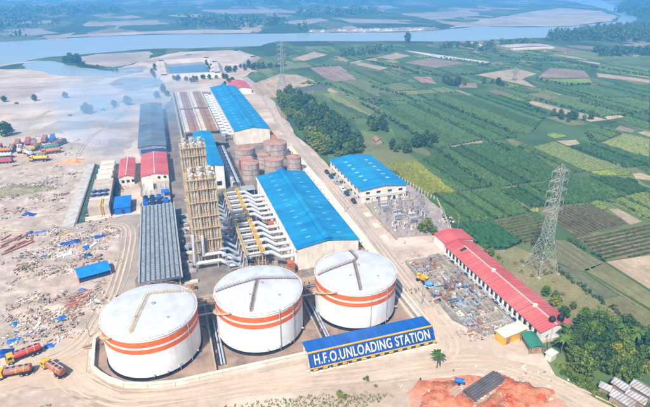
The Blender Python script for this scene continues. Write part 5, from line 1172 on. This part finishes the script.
part('bearer', PLANK, t, lambda m: [m.box(71.5+a-.15, 71.5+a+.15, 80, 84.6, .15, .4) for a in (-4.5, 0, 4.5)])
t = thing('blue_drum_cart', 'small blue tank cart left of the dark pipe stack', 'cart', (66, 85.6, .15), R(-35))
part('barrel', TARP, t, lambda m: m.tube([(64.8, 85.6, 1.1), (67.2, 85.6, 1.1)], .7, 16)); part('frame', DARK, t, lambda m: m.box(64.7, 67.6, 85.2, 86, .4, .55)); [part('wheel', RUBBER, t, lambda m: m.tube([(66, 85.6+s*.75, .5), (66, 85.6+s*.95, .5)], .4, 14)) for s in (-1, 1)]
t = thing('brick_stack', 'square pale stack of bricks on the red soil', 'brick stack', (62.6, 82, 1.0), R(20))
for k in range(24): part('brick_layer', M('pale_brick', (.42, .28, .2), .9, .2, 2), t, lambda m: m.obox((62.6 - 1.2 + (k % 4)*.8, 82 - .8 + (k // 4 % 3)*.8, 1.3 + (k // 12)*.5), (.74, .74, .46), jit(.06)))
# tin roofed houses at the lower right
for i, (x, y, w, l, rz, lb) in enumerate(((101.8, 66.2, 3.0, 5.2, 20, 'grey tin roofed house at lower right, leftmost'), (105.4, 65.6, 2.6, 4.2, 24, 'grey tin roofed house at lower right, second from left'), (105.2, 70, 2.6, 3.6, 15, 'pale tin roofed house at lower right behind the others'), (109.6, 67.2, 3.2, 5, 18, 'pale tin roofed house at lower right, rightmost'), (100.6, 70.8, 1.5, 2.2, 30, 'tiny blue grey tin shed at lower right edge of grove'))):
    t = thing('tin_house', lb, 'house', (x, y, .05), R(rz), 'tin roofed houses')
    gable(t, x-w/2, x+w/2, y-l/2, y+l/2, 2.3, 3.1, PLANK, TIN, over=.35); part('door', DARK, t, lambda m: m.box(x-.5, x+.4, y-l/2-.05, y-l/2+.02, .1, 1.9))
# ------------------------------------------------------------------ tarps, plates and scrap on the left
def tarp(x, y, w, l, rz, h, mat, label):
    m = MB(); n = 8; vs = []
    for j in range(n+1):
        for i in range(n+1):
            u, v = i/n*2-1, j/n*2-1; e = max(abs(u), abs(v)); z = h*(1 - e**3)*(.75+.35*math.sin(u*3+x)+.2*math.sin(v*4+y)) + jit(.08)
            c, s = math.cos(R(rz)), math.sin(R(rz)); a, b = u*w/2*(1+jit(.05)), v*l/2*(1+jit(.06)); vs.append((x+a*c-b*s, y+a*s+b*c, .1+max(.02, z)))
    m.add(vs, [(j*(n+1)+i, j*(n+1)+i+1, (j+1)*(n+1)+i+1, (j+1)*(n+1)+i) for j in range(n) for i in range(n)])
    return tag(m.build('tarpaulin', mat, None, 50), label, 'tarpaulin', 'tarpaulins on the dump ground')
for a in ((-44.6, 203.6, 8, 3.6, 8, 1.4, TARPD, 'dark blue tarpaulin beside the white sheet on the dump ground'), (-66.5, 239, 6, 3, -20, 1, TARPD, 'dark blue tarpaulin furthest back on the dump ground'), (-62.5, 218.5, 3, 2, 10, .8, TARPD, 'small dark blue tarpaulin among the rusty pipes'), (-58.3, 218, 5, 1.6, 2, .7, TARP, 'thin blue tarpaulin strip right of the rusty pipes'),
          (-54, 151, 2.6, 2.6, 30, .8, TARP, 'small blue tarpaulin on the bare ground above the tankers'), (-52.5, 142.6, 4.4, 2.2, 25, .8, TARP, 'blue tarpaulin just above the red tanker'), (-53.8, 136.8, 4.6, 3.4, 10, 1.2, TARPD, 'dark blue tarpaulin behind the red tanker at the left edge'), (-42, 136.5, 2.8, 1.8, -10, .6, TARP, 'pale blue tarpaulin right of the red tanker'), (-40.5, 150, 2.6, 2, 40, .7, TARP, 'blue tarpaulin left of the big white tank'),
          (-33.5, 206, 4.5, 2.5, 30, .9, TARPD, 'dark tarpaulin near the road corner by treatment block'), (-37, 189.5, 4, 2.5, 10, .9, DKBLUE, 'dark crumpled tarpaulin above the blue site roof'), (-36, 165, 3, 1.6, -20, .7, TARP, 'small blue tarpaulin below the blue site roof')): tarp(*a)
t = thing('site_shelter', 'bright blue sheet roof shelter with orange ends on the dump ground', 'shelter', (-33, 174.5, .1), R(14))
part('roof', M('shelter_blue', (.01, .20, .55), .5, .1, corr=(0, .8), bump=.4), t, lambda m: m.add([(-38.6,170.8,2.3),(-27.4,170.8,2.3),(-27.4,175.6,3.1),(-38.6,175.6,3.1),(-38.6,178.4,2.6),(-27.4,178.4,2.6)], [(0,1,2,3),(3,2,5,4)]))
part('wall', DKBLUE, t, lambda m: m.box(-38.2, -27.8, 171.4, 177.9, .1, 2.2)); [part('end_panel', TORG, t, lambda m: m.box(x-.12, x+.12, 171.2, 178, .1, 2.45)) for x in (-38.4, -27.6)]
for i, (x, y, w, l, rz, mt, lb) in enumerate(((-45.6, 194.4, 5.4, 4.2, 12, TWHT, 'pale flat steel sheet lying on the dump ground'), (-35.6, 198.4, 5, 1.2, 60, TWHT, 'white bent panel beside the dark tarpaulin'), (-38, 197, 2.4, 3.6, 10, TARP, 'blue steel plate right of the pale sheet'), (-48.6, 213, 4.4, .9, 35, YELLOW, 'yellow beam lying left of the dark blue tarpaulin'))):
    m = MB(); m.obox((x, y, .35), (w, l, .16), R(rz)); m.obox((x, y, .2), (w*.8, .3, .3), R(rz)); tag(m.build('steel_plate', mt), lb, 'steel plate')
for i in range(16):
    x, y = (random.gauss(-66, 5), random.gauss(210, 6)) if i < 10 else (random.gauss(-40, 4), random.gauss(160, 4)); L0 = random.uniform(4, 9); a = R(48 + jit(14)) if i < 10 else R(20 + jit(10)); r = random.uniform(.25, .45)
    m = MB(); d = Vector((math.cos(a), math.sin(a), 0))*L0/2; m.tube([Vector((x, y, r+.08)) - d, Vector((x, y, r+.08)) + d], r, 10)
    tag(m.build('scrap_pipe', (RUST, M('red_oxide', (.34, .10, .06), .8, .2))[i % 2], None, 40), 'rusty red scrap pipe lying ' + ('in the heap at the left of the dump ground' if i < 10 else 'near the left white tank'), 'pipe', 'rusty scrap pipes')
heap('debris_mound', (-43, 158), 6, 3, 1.5, DIRT, 'low debris mound between blue shelter and left tank', 'debris mound', 21)
heap('debris_mound', (-26, 151), 5, 4, 1.6, DIRT, 'dark debris mound against the left corner of the bund', 'debris mound', 22)
heap('debris_mound', (-80, 272), 20, 9, 1.8, M('weedy_dirt', (.20, .19, .10), .95, .3, .3, c2=(.32, .25, .18), c2scale=.15), 'weedy debris mound in front of the far left trucks', 'debris mound', 23)
random.seed(33)
SCR = [PLANK, RUST, CONCL, STEEL, TARP, DIRT, WALLW, DARK, TORG, CONC]
for n, (cx, cy, sx, sy, name, lb) in ((1000, (-66, 262, 20, 20, 'scrap_rubble', 'scattered scrap and rubble before the far left trucks')), (1300, (-44, 196, 12, 17, 'scrap_rubble', 'scattered scrap and rubble around the tarpaulins')), (850, (-44, 154, 11, 7, 'scrap_rubble', 'scattered scrap and rubble left of the left tank')), (450, (-78, 205, 12, 16, 'scrap_rubble', 'scattered scrap at the left picture edge')),
        (650, (88, 124, 4.5, 13, 'building_rubble', 'building rubble strewn among the foundations')), (320, (0, 98, 34, 6, 'roadside_rubble', 'small stones and rubbish along the near roadside')), (120, (-42, 140, 10, 6, 'scrap_rubble', 'scattered scrap around the red tanker')), (480, (98, 184, 7, 10, 'yard_clutter', 'small parts strewn over the substation gravel')), (420, (27, 190, 13, 30, 'yard_clutter', 'pipes and parts cluttering the floor under the ducts')), (90, (1, 185, 2, 25, 'yard_clutter', 'parts and timber between fan deck and stacks')),
        (200, (30, 138, 38, 5, 'bund_rubble', 'stones and offcuts on the bund floor')), (420, (69, 78, 10, 4, 'soil_clods', 'clods of soil on the red ground')), (420, (-85, 340, 14, 20, 'truck_yard_clutter', 'drums and scrap between the far left trucks'))):
    m = MB(); left = 0
    for k in range(n):
        if left <= 0 or name in ('soil_clods', 'roadside_rubble', 'bund_rubble'):
            hx, hy = random.gauss(cx, sx), random.gauss(cy, sy); left = random.choice((3, 8, 14, 26)); hr = .45 + left*.07; dirn = random.uniform(0, 3.1); tone = random.choice(((0, 0, 5, 9), (5, 5, 2, 9), (1, 1, 0, 7), (2, 6, 9, 5), (5, 5, 5, 0), (3, 7, 9, 5), (5, 5, 2, 5)))
        left -= 1; x, y = hx + random.gauss(0, hr), hy + random.gauss(0, hr*.7)
        if name == 'bund_rubble' and (min(math.hypot(x-a, y-b) for a, b in ((-11.8,125.8),(19.8,126.1),(51.8,127.2))) < 14): continue
        if name == 'bund_rubble' and (y < 110 or y > 145 or x > 66 or x < -18): continue
        if name == 'scrap_rubble' and (x > -24 or (-52 < x < -41 and y > 219)): continue
        if name == 'roadside_rubble' and y > 97 - max(-14, min(45, x))*.13 + (6 if x < -20 else 0): continue
        m.k = random.choice(tone)
        if name != 'soil_clods' and random.random() < .03: m.k = random.choice((4, 4, 8, 6))
        if name == 'soil_clods': m.k = random.choice((1, 5, 5, 2))
        big = random.random() < .06
        m.obox((x, y, .18 + abs(random.gauss(0, .18))), (random.uniform(.3, 1.25)*(2.2 if big else 1), random.uniform(.18, .5)*(1.5 if big else 1), random.uniform(.1, .4)), dirn + jit(.5) if random.random() < .7 else random.uniform(0, 3.1), jit(.3), jit(.3))
    tag(m.build(name, SCR), lb, 'rubble', None, 'stuff')

# ------------------------------------------------------------------ trees and bushes
def make_tree(name, h, cr, clumps, leaves, size, leafm, seed, squash=.8, low=.18):
    random.seed(seed); t = bpy.data.objects.new(name, None); C.objects.link(t)
    m = MB(); m.tube([(0,0,-.1), (jit(.15), jit(.15), h*.25), (jit(.3), jit(.3), h*.55), (jit(.4), jit(.4), h*.8)], [h*.028, h*.022, h*.015, h*.006], 7)
    cs = []
    for k in range(clumps):
        a = k*2.4 + jit(.4); q = (k + .5)/clumps; z = h*(low + (1-low)*q*.92); rad = cr*math.sin(math.pi*(.18 + .74*q))*random.uniform(.5, .95)
        cs.append((rad*math.cos(a), rad*math.sin(a), z))
        if k % 3 == 0: m.tube([(0, 0, max(h*.18, z-h*.25)), (rad*.5*math.cos(a), rad*.5*math.sin(a), z-h*.08), (rad*.9*math.cos(a), rad*.9*math.sin(a), z)], [h*.012, h*.008, h*.003], 5)
    m.build('trunk', BARK, t); c = MB()
    for p in cs: leafball(c, p, cr*random.uniform(.28, .46), leaves, size, squash)
    leafball(c, (0, 0, h*.62), cr*.55, leaves*2, size, 1.1)
    c.build('crown', leafm, t)
    return t
def make_palm(name, h, seed, fr=13, fl=3.2, leafm=None):
    random.seed(seed); t = bpy.data.objects.new(name, None); C.objects.link(t); lean = jit(.5)
    m = MB(); m.tube([(0,0,-.1), (lean*.3, 0, h*.4), (lean, .1, h)], [.22, .17, .13], 8); m.build('trunk', BARK, t); c = MB()
    for k in range(fr):
        a = k*2.4; el = random.uniform(.1, 1.0); n = 6; prev = None; w = fl*.16
        for i in range(n+1):
            s = i/n; rr = fl*s*math.cos(el*(1-.4*s)); z = h + fl*math.sin(el)*s - fl*.75*s*s; ww = w*math.sin(math.pi*(.12+.85*s))
            p = Vector((lean + rr*math.cos(a), .1 + rr*math.sin(a), z)); sd_ = Vector((-math.sin(a), math.cos(a), 0))*ww; dz = Vector((0, 0, -ww*.5))
            cur = (p - sd_ + dz, p, p + sd_ + dz)
            if prev: c.quad(prev[0], prev[1], cur[1], cur[0]); c.quad(prev[1], prev[2], cur[2], cur[1])
            prev = cur
    c.build('fronds', leafm or LEAF, t); return t
def make_bush(name, r, seed, leafm, n=5, leaves=60, size=.22):
    random.seed(seed); t = bpy.data.objects.new(name, None); C.objects.link(t); c = MB(); s = MB()
    for k in range(n):
        x, y = jit(r*.7), jit(r*.7); z = r*random.uniform(.5, 1.0); leafball(c, (x, y, z), r*random.uniform(.45, .7), leaves, size, .9); s.tube([(0,0,-.1), (x*.5, y*.5, z*.5), (x, y, z)], [.07, .05, .02], 5)
    s.build('stems', BARK, t); c.build('foliage', leafm, t); return t
PT = [make_tree('broadleaf_tree', 8.5, 3.4, 20, 70, .36, LEAF, 1), make_tree('broadleaf_tree', 10, 3.2, 24, 64, .38, LEAFD, 2, .9), make_tree('broadleaf_tree', 7, 3.0, 16, 70, .34, LEAFY, 3), make_tree('broadleaf_tree', 9, 4.0, 24, 66, .40, LEAFD, 4, .7)]
PP = [make_palm('palm_tree', 6.5, 5), make_palm('palm_tree', 4.0, 6, 11, 2.8), make_palm('banana_plant', 2.2, 7, 9, 2.4, LEAFY)]
PB = [make_bush('bush', 1.3, 8, LEAF), make_bush('bush', 1.5, 9, LEAFY), make_bush('bush', 1.6, 10, leaf_mat('dry_leaves', (.20, .16, .06)))]
PF = [make_tree('broadleaf_tree', 9, 4.2, 16, 34, .62, LEAFD, 12, .8, .2), make_tree('broadleaf_tree', 11, 4.4, 18, 34, .66, LEAFD, 13, .9, .2)]
used = set()
def plant(p, x, y, s, label, cat, group):
    o = p if p.name not in used else copy_tree(p); used.add(p.name)
    o.location = (x, y, .05); o.rotation_euler.z = random.uniform(0, 6.28); o.scale = (s*random.uniform(.9, 1.1), s*random.uniform(.9, 1.1), s*random.uniform(.88, 1.15))
    kd = {PT[0]: 'mid green ', PT[1]: 'tall dark green ', PT[2]: 'yellow green ', PT[3]: 'broad dark green '}.get(p, '') if label.startswith(('leafy', 'dark tree', 'tree')) else ''
    return tag(o, kd + label, cat, group)
def inside(p, poly):
    r = False
    for i in range(len(poly)):
        (x0, y0), (x1, y1) = poly[i-1], poly[i]
        if (y0 > p[1]) != (y1 > p[1]) and p[0] < (x1-x0)*(p[1]-y0)/(y1-y0)+x0: r = not r
    return r
def scatter(poly, d, jt=.4):
    x0, x1, y0, y1 = min(p[0] for p in poly), max(p[0] for p in poly), min(p[1] for p in poly), max(p[1] for p in poly); y = y0; out = []
    while y < y1:
        x = x0
        while x < x1:
            q = (x + jit(jt*d), y + jit(jt*d))
            if inside(q, poly): out.append(q)
            x += d
        y += d
    return out
random.seed(5)
GROVE = [(104.5,90.5),(112.5,92.5),(118,98),(124,92),(130,82),(140,66),(112,71.5),(103.5,74.5),(99,78.5),(97.8,84),(100,88.5)]
for q in scatter(GROVE, 3.0):
    u = random.random()
    if u < .07: plant(random.choice(PP), *q, random.uniform(.8, 1.15), 'palm or banana plant in the dense grove at lower right', 'palm', 'palms in the lower right grove')
    else: plant(random.choice(PT[:3] if random.random() < .7 else PT), *q, random.uniform(.55, .85), 'leafy tree in the dense grove at lower right', 'tree', 'trees in the lower right grove')
for q in scatter([(96.5,83),(98.5,80),(101,70),(98.5,69),(95,78)], 1.5): plant(random.choice(PB[:2]), *q, random.uniform(.5, .9), 'low bush on the road verge at the grove edge', 'bush', 'bushes on the road verge')
WOOD = [(88,262),(87,300),(88,345),(93,400),(97,440),(108,444),(115,420),(119,375),(116,310),(112,275),(108,260)]
for q in scatter(WOOD, 6.7):
    if 92 < q[0] < 112 and q[1] < 275 and random.random() < .6: continue
    edge = q[0] < 97 + max(0, (q[1]-340)*.09)  # sunlit left fringe of the wood, put in as lighter, yellower leaf colours
    plant((PT[2] if random.random() < .6 else PT[0]) if edge else random.choice((PT[0], PT[1], PT[3], PT[3])), *q, random.uniform(.9, 1.3), 'leafy tree in the wood beside the service road', 'tree', 'trees of the roadside wood')
for P, d, lb, g in (([(135,262),(150,268),(164,268),(166,280),(150,284),(134,274)], 5.5, 'dark tree in the belt behind the blue office', 'trees behind the office'), ([(138,308),(150,312),(160,340),(150,345),(138,325)], 6, 'tree in the clump between wood and fields', 'trees between wood and fields'), ([(286,292),(318,294),(322,304),(290,314)], 7, 'tree in the clump among the right hand fields', 'trees among the right fields'),
          ([(278,440),(302,440),(302,470),(280,472)], 8, 'dark tree in the left of two far field clumps', 'trees in far field clumps'), ([(318,428),(336,418),(340,440),(318,446)], 8, 'dark tree in the right of two far field clumps', 'trees in far field clumps'), ([(162,266),(166,276),(176,300),(170,302)], 5, 'tree on the hedge line behind the office', 'trees behind the office')):
    for q in scatter(P, d): plant(random.choice((PT[1], PT[3], PT[0], PT[2])), *q, random.uniform(.45, .85), lb, 'tree', g)
for i, (x, y, s, k) in enumerate(((100.4,166.5,.85,2),(102,164,.6,2),(98.5,168.5,.5,0),(114.8,141,.5,2),(116.5,112,.5,0),(115,106,.55,2),(118,109,.45,0),(113,100,.5,3),(120,103,.4,2))):
    plant(PT[k], x, y, s, ('small yellow green tree beside the substation' if i < 3 else 'small tree between the red building and the pylon') , 'tree', 'small trees by the substation' if i < 3 else 'small trees by the pylon')
for q in scatter([(112,150),(120,150),(131,128),(132,108),(122,104),(113,112)], 6.0):
    plant(random.choice((PB[2], PB[1], PB[0])), *q, random.uniform(.4, .8), 'dry bush on the straw coloured ground round the pylon foot', 'bush', 'dry bushes round the pylon foot')
for x, y, s in ((-135,503,.8),(-110,499,.9),(-123,491,.5),(-86,504,.8),(-61,434,1.2),(-49,441,.7),(-42,457,.8),(-31,457,1.1),(-107,385,1.5),(-58,437,.9),(-6,478,.9),(0,499,1),(-73,431,.6),(3,482,.8),(-41,449,.6)):
    plant(PT[3] if s > .7 else PB[0], x, y, s*(.8 if s > .7 else 2), 'lone bushy tree on the pale flats beyond the truck yard', 'tree', 'lone trees on the pale flats')
plant(PP[0], 63.2, 92.6, .8, 'single palm standing at the roadside below the unloading canopy', 'palm', None)
for q in scatter([(2,566),(60,566),(60,500),(75,515),(66,560),(30,545)], 8): plant(random.choice(PF), *q, random.uniform(.35, .6), 'low tree between the reservoir and the brown radiator banks', 'tree', 'trees by the reservoir')
for q in scatter([(66,580),(85,590),(110,610),(140,600),(150,618),(104,640),(70,600)], 9): plant(random.choice(PF), *q, random.uniform(.4, .7), 'tree in the green belt right of the reservoir', 'tree', 'trees right of the reservoir')
for q in [(58+jit(3), 580+k*9) for k in range(11)] + [(-8+jit(3), 585+k*9) for k in range(9)]: plant(random.choice(PF), *q, random.uniform(.35, .5), 'low tree lining the reservoir bank', 'tree', 'trees lining the reservoir')
plant(PF[1], 404, 790, 1.5, 'lone dark tree standing on the river edge', 'tree', None)
for k in range(9): plant(random.choice(PF), -112 + k*1.6 + jit(5), 728 + jit(9), random.uniform(.8, 1.3), 'dark tree in the clump on the river spit', 'tree', 'trees on the river spit')
for k in range(14): plant(random.choice(PF), -96 + k*3.6 + jit(1), 694 - k*4.6 + jit(2), random.uniform(.3, .5), 'low bush in the line along the river inlet', 'bush', 'bushes along the inlet')
def far_wood(poly, d, hh, size, n, name, label, seed):
    random.seed(seed); m = MB()
    for x, y in scatter(poly, d, .5):
        h = hh*random.uniform(.65, 1.3); r = d*random.uniform(.45, .75)
        for z, k in ((.35, 1.0), (.65, .85), (.95, .5)): leafball(m, (x + jit(1), y + jit(1), h*z), r*k, n, size, 1.0)
    return tag(m.build(name, LEAFD), label, 'wood', None, 'stuff')
far_wood([(640,745),(700,775),(860,845),(975,860),(1060,800),(950,640),(860,610),(760,690)], 13, 13, 1.9, 20, 'far_wood', 'dark far wood on the right river bank', 41)
far_wood([(1290,1150),(1420,1330),(1700,1560),(2200,2000),(2500,2000),(1900,1200),(1500,1000),(1330,1020)], 34, 16, 4.5, 16, 'far_wood', 'blue far wood beyond the river bend', 42)
for P, sd_ in (([(-500,1150),(-340,1180),(-200,1330),(-330,1420),(-560,1380)], 43), ([(60,1190),(220,1130),(320,1230),(180,1330),(30,1300)], 44), ([(380,1420),(640,1440),(700,1650),(420,1600)], 46), ([(-800,1700),(-300,1640),(-60,1780),(-200,2000),(-900,2000)], 48), ([(300,2050),(900,2150),(1300,2300),(900,2500),(300,2300)], 49), ([(-330,1080),(-230,1090),(-190,1130),(-300,1140)], 51), ([(230,1060),(470,1030),(470,1045),(240,1080)], 52), ([(1300,2600),(2000,2500),(2400,3000),(1500,3300)], 54)):
    far_wood(P, 38 if P[0][1] < 2000 else 75, 9, 4.2 if P[0][1] < 2000 else 9, 15, 'far_wood', 'blue hazy wood on the far side of the river', sd_)
for P, sd_ in (([(420,712),(480,722),(540,712),(600,716),(600,700),(500,700),(430,700)], 55), ([(230,660),(300,680),(340,710),(330,730),(260,700)], 56), ([(446,690),(452,650),(470,630),(474,660)], 57), ([(590,560),(700,540),(720,580),(620,610)], 58)):
    far_wood(P, 11, 6, 1.6, 18, 'far_wood', 'dark tree belt among the farther fields', sd_)
# weeds
def weeds(name, poly, d, mat, h, label, seed, n=5):
    random.seed(seed); m = MB()
    for x, y in scatter(poly, d, .6):
        if random.random() < .35: continue
        for k in range(n):
            a = random.uniform(0, 6.28); l = h*random.uniform(.5, 1.3); w = l*.22; dx, dy = math.cos(a), math.sin(a); bx, by = x + jit(d*.5), y + jit(d*.5)
            m.add([(bx-dy*w, by+dx*w, .1), (bx+dy*w, by-dx*w, .1), (bx+dx*l*.6, by+dy*l*.6, .1+l)], [(0,1,2)])
    return tag(m.build(name, mat), label, 'grass', None, 'stuff')
STRAW = leaf_mat('straw_grass', (.30, .25, .12)); GRS = leaf_mat('fresh_grass', (.10, .16, .03))
weeds('grass', [(112,152),(121,152),(134,126),(132,104),(122,100),(112,100)], .6, STRAW, .28, 'straw coloured grass round the pylon foot', 61)
weeds('grass', [(124,100),(131,103),(130,84),(136,78),(128,76),(118,97)], .5, GRS, .5, 'green grass between the grove and the paddies', 62)
weeds('grass', [(-4,99),(12,96),(24,94.5),(40,90.5),(48,87),(30,85),(6,91)], .6, GRS, .45, 'grass and weeds along the near roadside', 63)
weeds('grass', [(-92,280),(-66,284),(-62,270),(-84,262)], 1.2, GRS, .8, 'weeds on the debris mound before the far left trucks', 64)
weeds('grass', [(-52,110),(-38,112),(-34,106),(-50,104)], .7, GRS, .4, 'sparse weeds in the lower left corner', 65)
weeds('grass', [(95.5,84),(98,84),(103,75),(112,71),(112,60),(98,60),(99,68),(94.5,79)], .5, GRS, .4, 'rough grass on the verge beside the grove', 66)
for k in range(12): plant(random.choice(PB[:2]), random.uniform(2, 46), random.uniform(88, 95), random.uniform(.3, .6), 'small green bush on the near roadside verge', 'bush', 'bushes on the near roadside')

# ------------------------------------------------------------------ far buildings
random.seed(77)
for k in range(26):
    x = 300 + k*10.5 + jit(4); y = 1028 - (x-300)*.17 + jit(12)
    t = thing('village_house', 'tiny pale house in the village strip on the far river bank', 'house', (x, y, .16), 0, 'village houses on the far bank')
    w, l = random.uniform(4, 8), random.uniform(5, 9); gable(t, x-w/2, x+w/2, y-l/2, y+l/2, 3, 4.6, random.choice((WALLW, CREAM, CONC)), random.choice((TIN, RED_Y, RUST, TIN)))
for x0, x1, y0, y1, lb in ((480, 500, 718, 735, 'far low pale shed left of the long one near the river'), (508, 590, 660, 690, 'long pale brick works shed near the far wood')):
    t = thing('brick_works', lb, 'shed', (x0, y0, .1)); gable(t, x0, x1, y0, y1, 3, 4, CONC, M('brick_works_roof', (.40, .33, .28), .9, .2, .05)); part('yard_bank', CONCL, t, lambda m: m.box(x0+3, x1-4, y0-9, y0-2, .1, 2.5))
for x, y in ((560, 600), (548, 628), (640, 600), (700, 640), (131, 290)):
    t = thing('farm_house', 'small pale farmhouse among the ' + ('fields near the far wood' if x > 400 else 'trees behind the office'), 'house', (x, y, .1), 0, 'farmhouses'); gable(t, x-2.2, x+2.2, y-3, y+3, 2.6, 3.8, CONC, RUST)
# ------------------------------------------------------------------ air
m = MB(); m.box(-6500, 6500, -800, 9500, -1.0, 125)
hz = m.build('haze', None); tag(hz, 'pale blue haze in the air', 'haze', None, 'stuff')
hm = bpy.data.materials.new('haze_air'); hm.use_nodes = True; N = hm.node_tree.nodes; N.remove(N['Principled BSDF'])
pv = N.new('ShaderNodeVolumePrincipled'); pv.inputs['Color'].default_value = (.14, .50, 1, 1); pv.inputs['Density'].default_value = .00051; pv.inputs['Anisotropy'].default_value = 0
hm.node_tree.links.new(pv.outputs[0], N['Material Output'].inputs['Volume']); hz.data.materials.clear(); hz.data.materials.append(hm)
# thin smoke drifting off the stacks
m = MB(); cx, cy, cz = -30, 400, 17
m.lathe(0, 0, [(math.sin(math.pi*k/12), -math.cos(math.pi*k/12)) for k in range(13)], 24)
sm = m.build('smoke', None); sm.location = (cx, cy, cz); sm.scale = (72, 150, 16.5); tag(sm, 'thin blue white smoke drifting over the long grey shed', 'smoke', None, 'stuff')
mt = bpy.data.materials.new('thin_smoke'); mt.use_nodes = True; N = mt.node_tree.nodes; L = mt.node_tree.links; N.remove(N['Principled BSDF'])
pv = N.new('ShaderNodeVolumePrincipled'); pv.inputs['Color'].default_value = (.45, .72, 1, 1); g_ = N.new('ShaderNodeNewGeometry'); ns = N.new('ShaderNodeTexNoise'); ns.inputs['Scale'].default_value = .045; ns.inputs['Detail'].default_value = 4
L.new(g_.outputs['Position'], ns.inputs['Vector']); mr = N.new('ShaderNodeMapRange'); L.new(ns.outputs['Fac'], mr.inputs[0]); mr.inputs[1].default_value = .38; mr.inputs[2].default_value = .72; mr.inputs[3].default_value = .001; mr.inputs[4].default_value = .036
tc = N.new('ShaderNodeTexCoord'); gr = N.new('ShaderNodeTexGradient'); gr.gradient_type = 'SPHERICAL'; L.new(tc.outputs['Object'], gr.inputs[0])
mm = N.new('ShaderNodeMath'); mm.operation = 'MULTIPLY'; L.new(mr.outputs[0], mm.inputs[0]); L.new(gr.outputs['Fac'], mm.inputs[1]); L.new(mm.outputs[0], pv.inputs['Density']); L.new(pv.outputs[0], N['Material Output'].inputs['Volume']); sm.data.materials.clear(); sm.data.materials.append(mt)
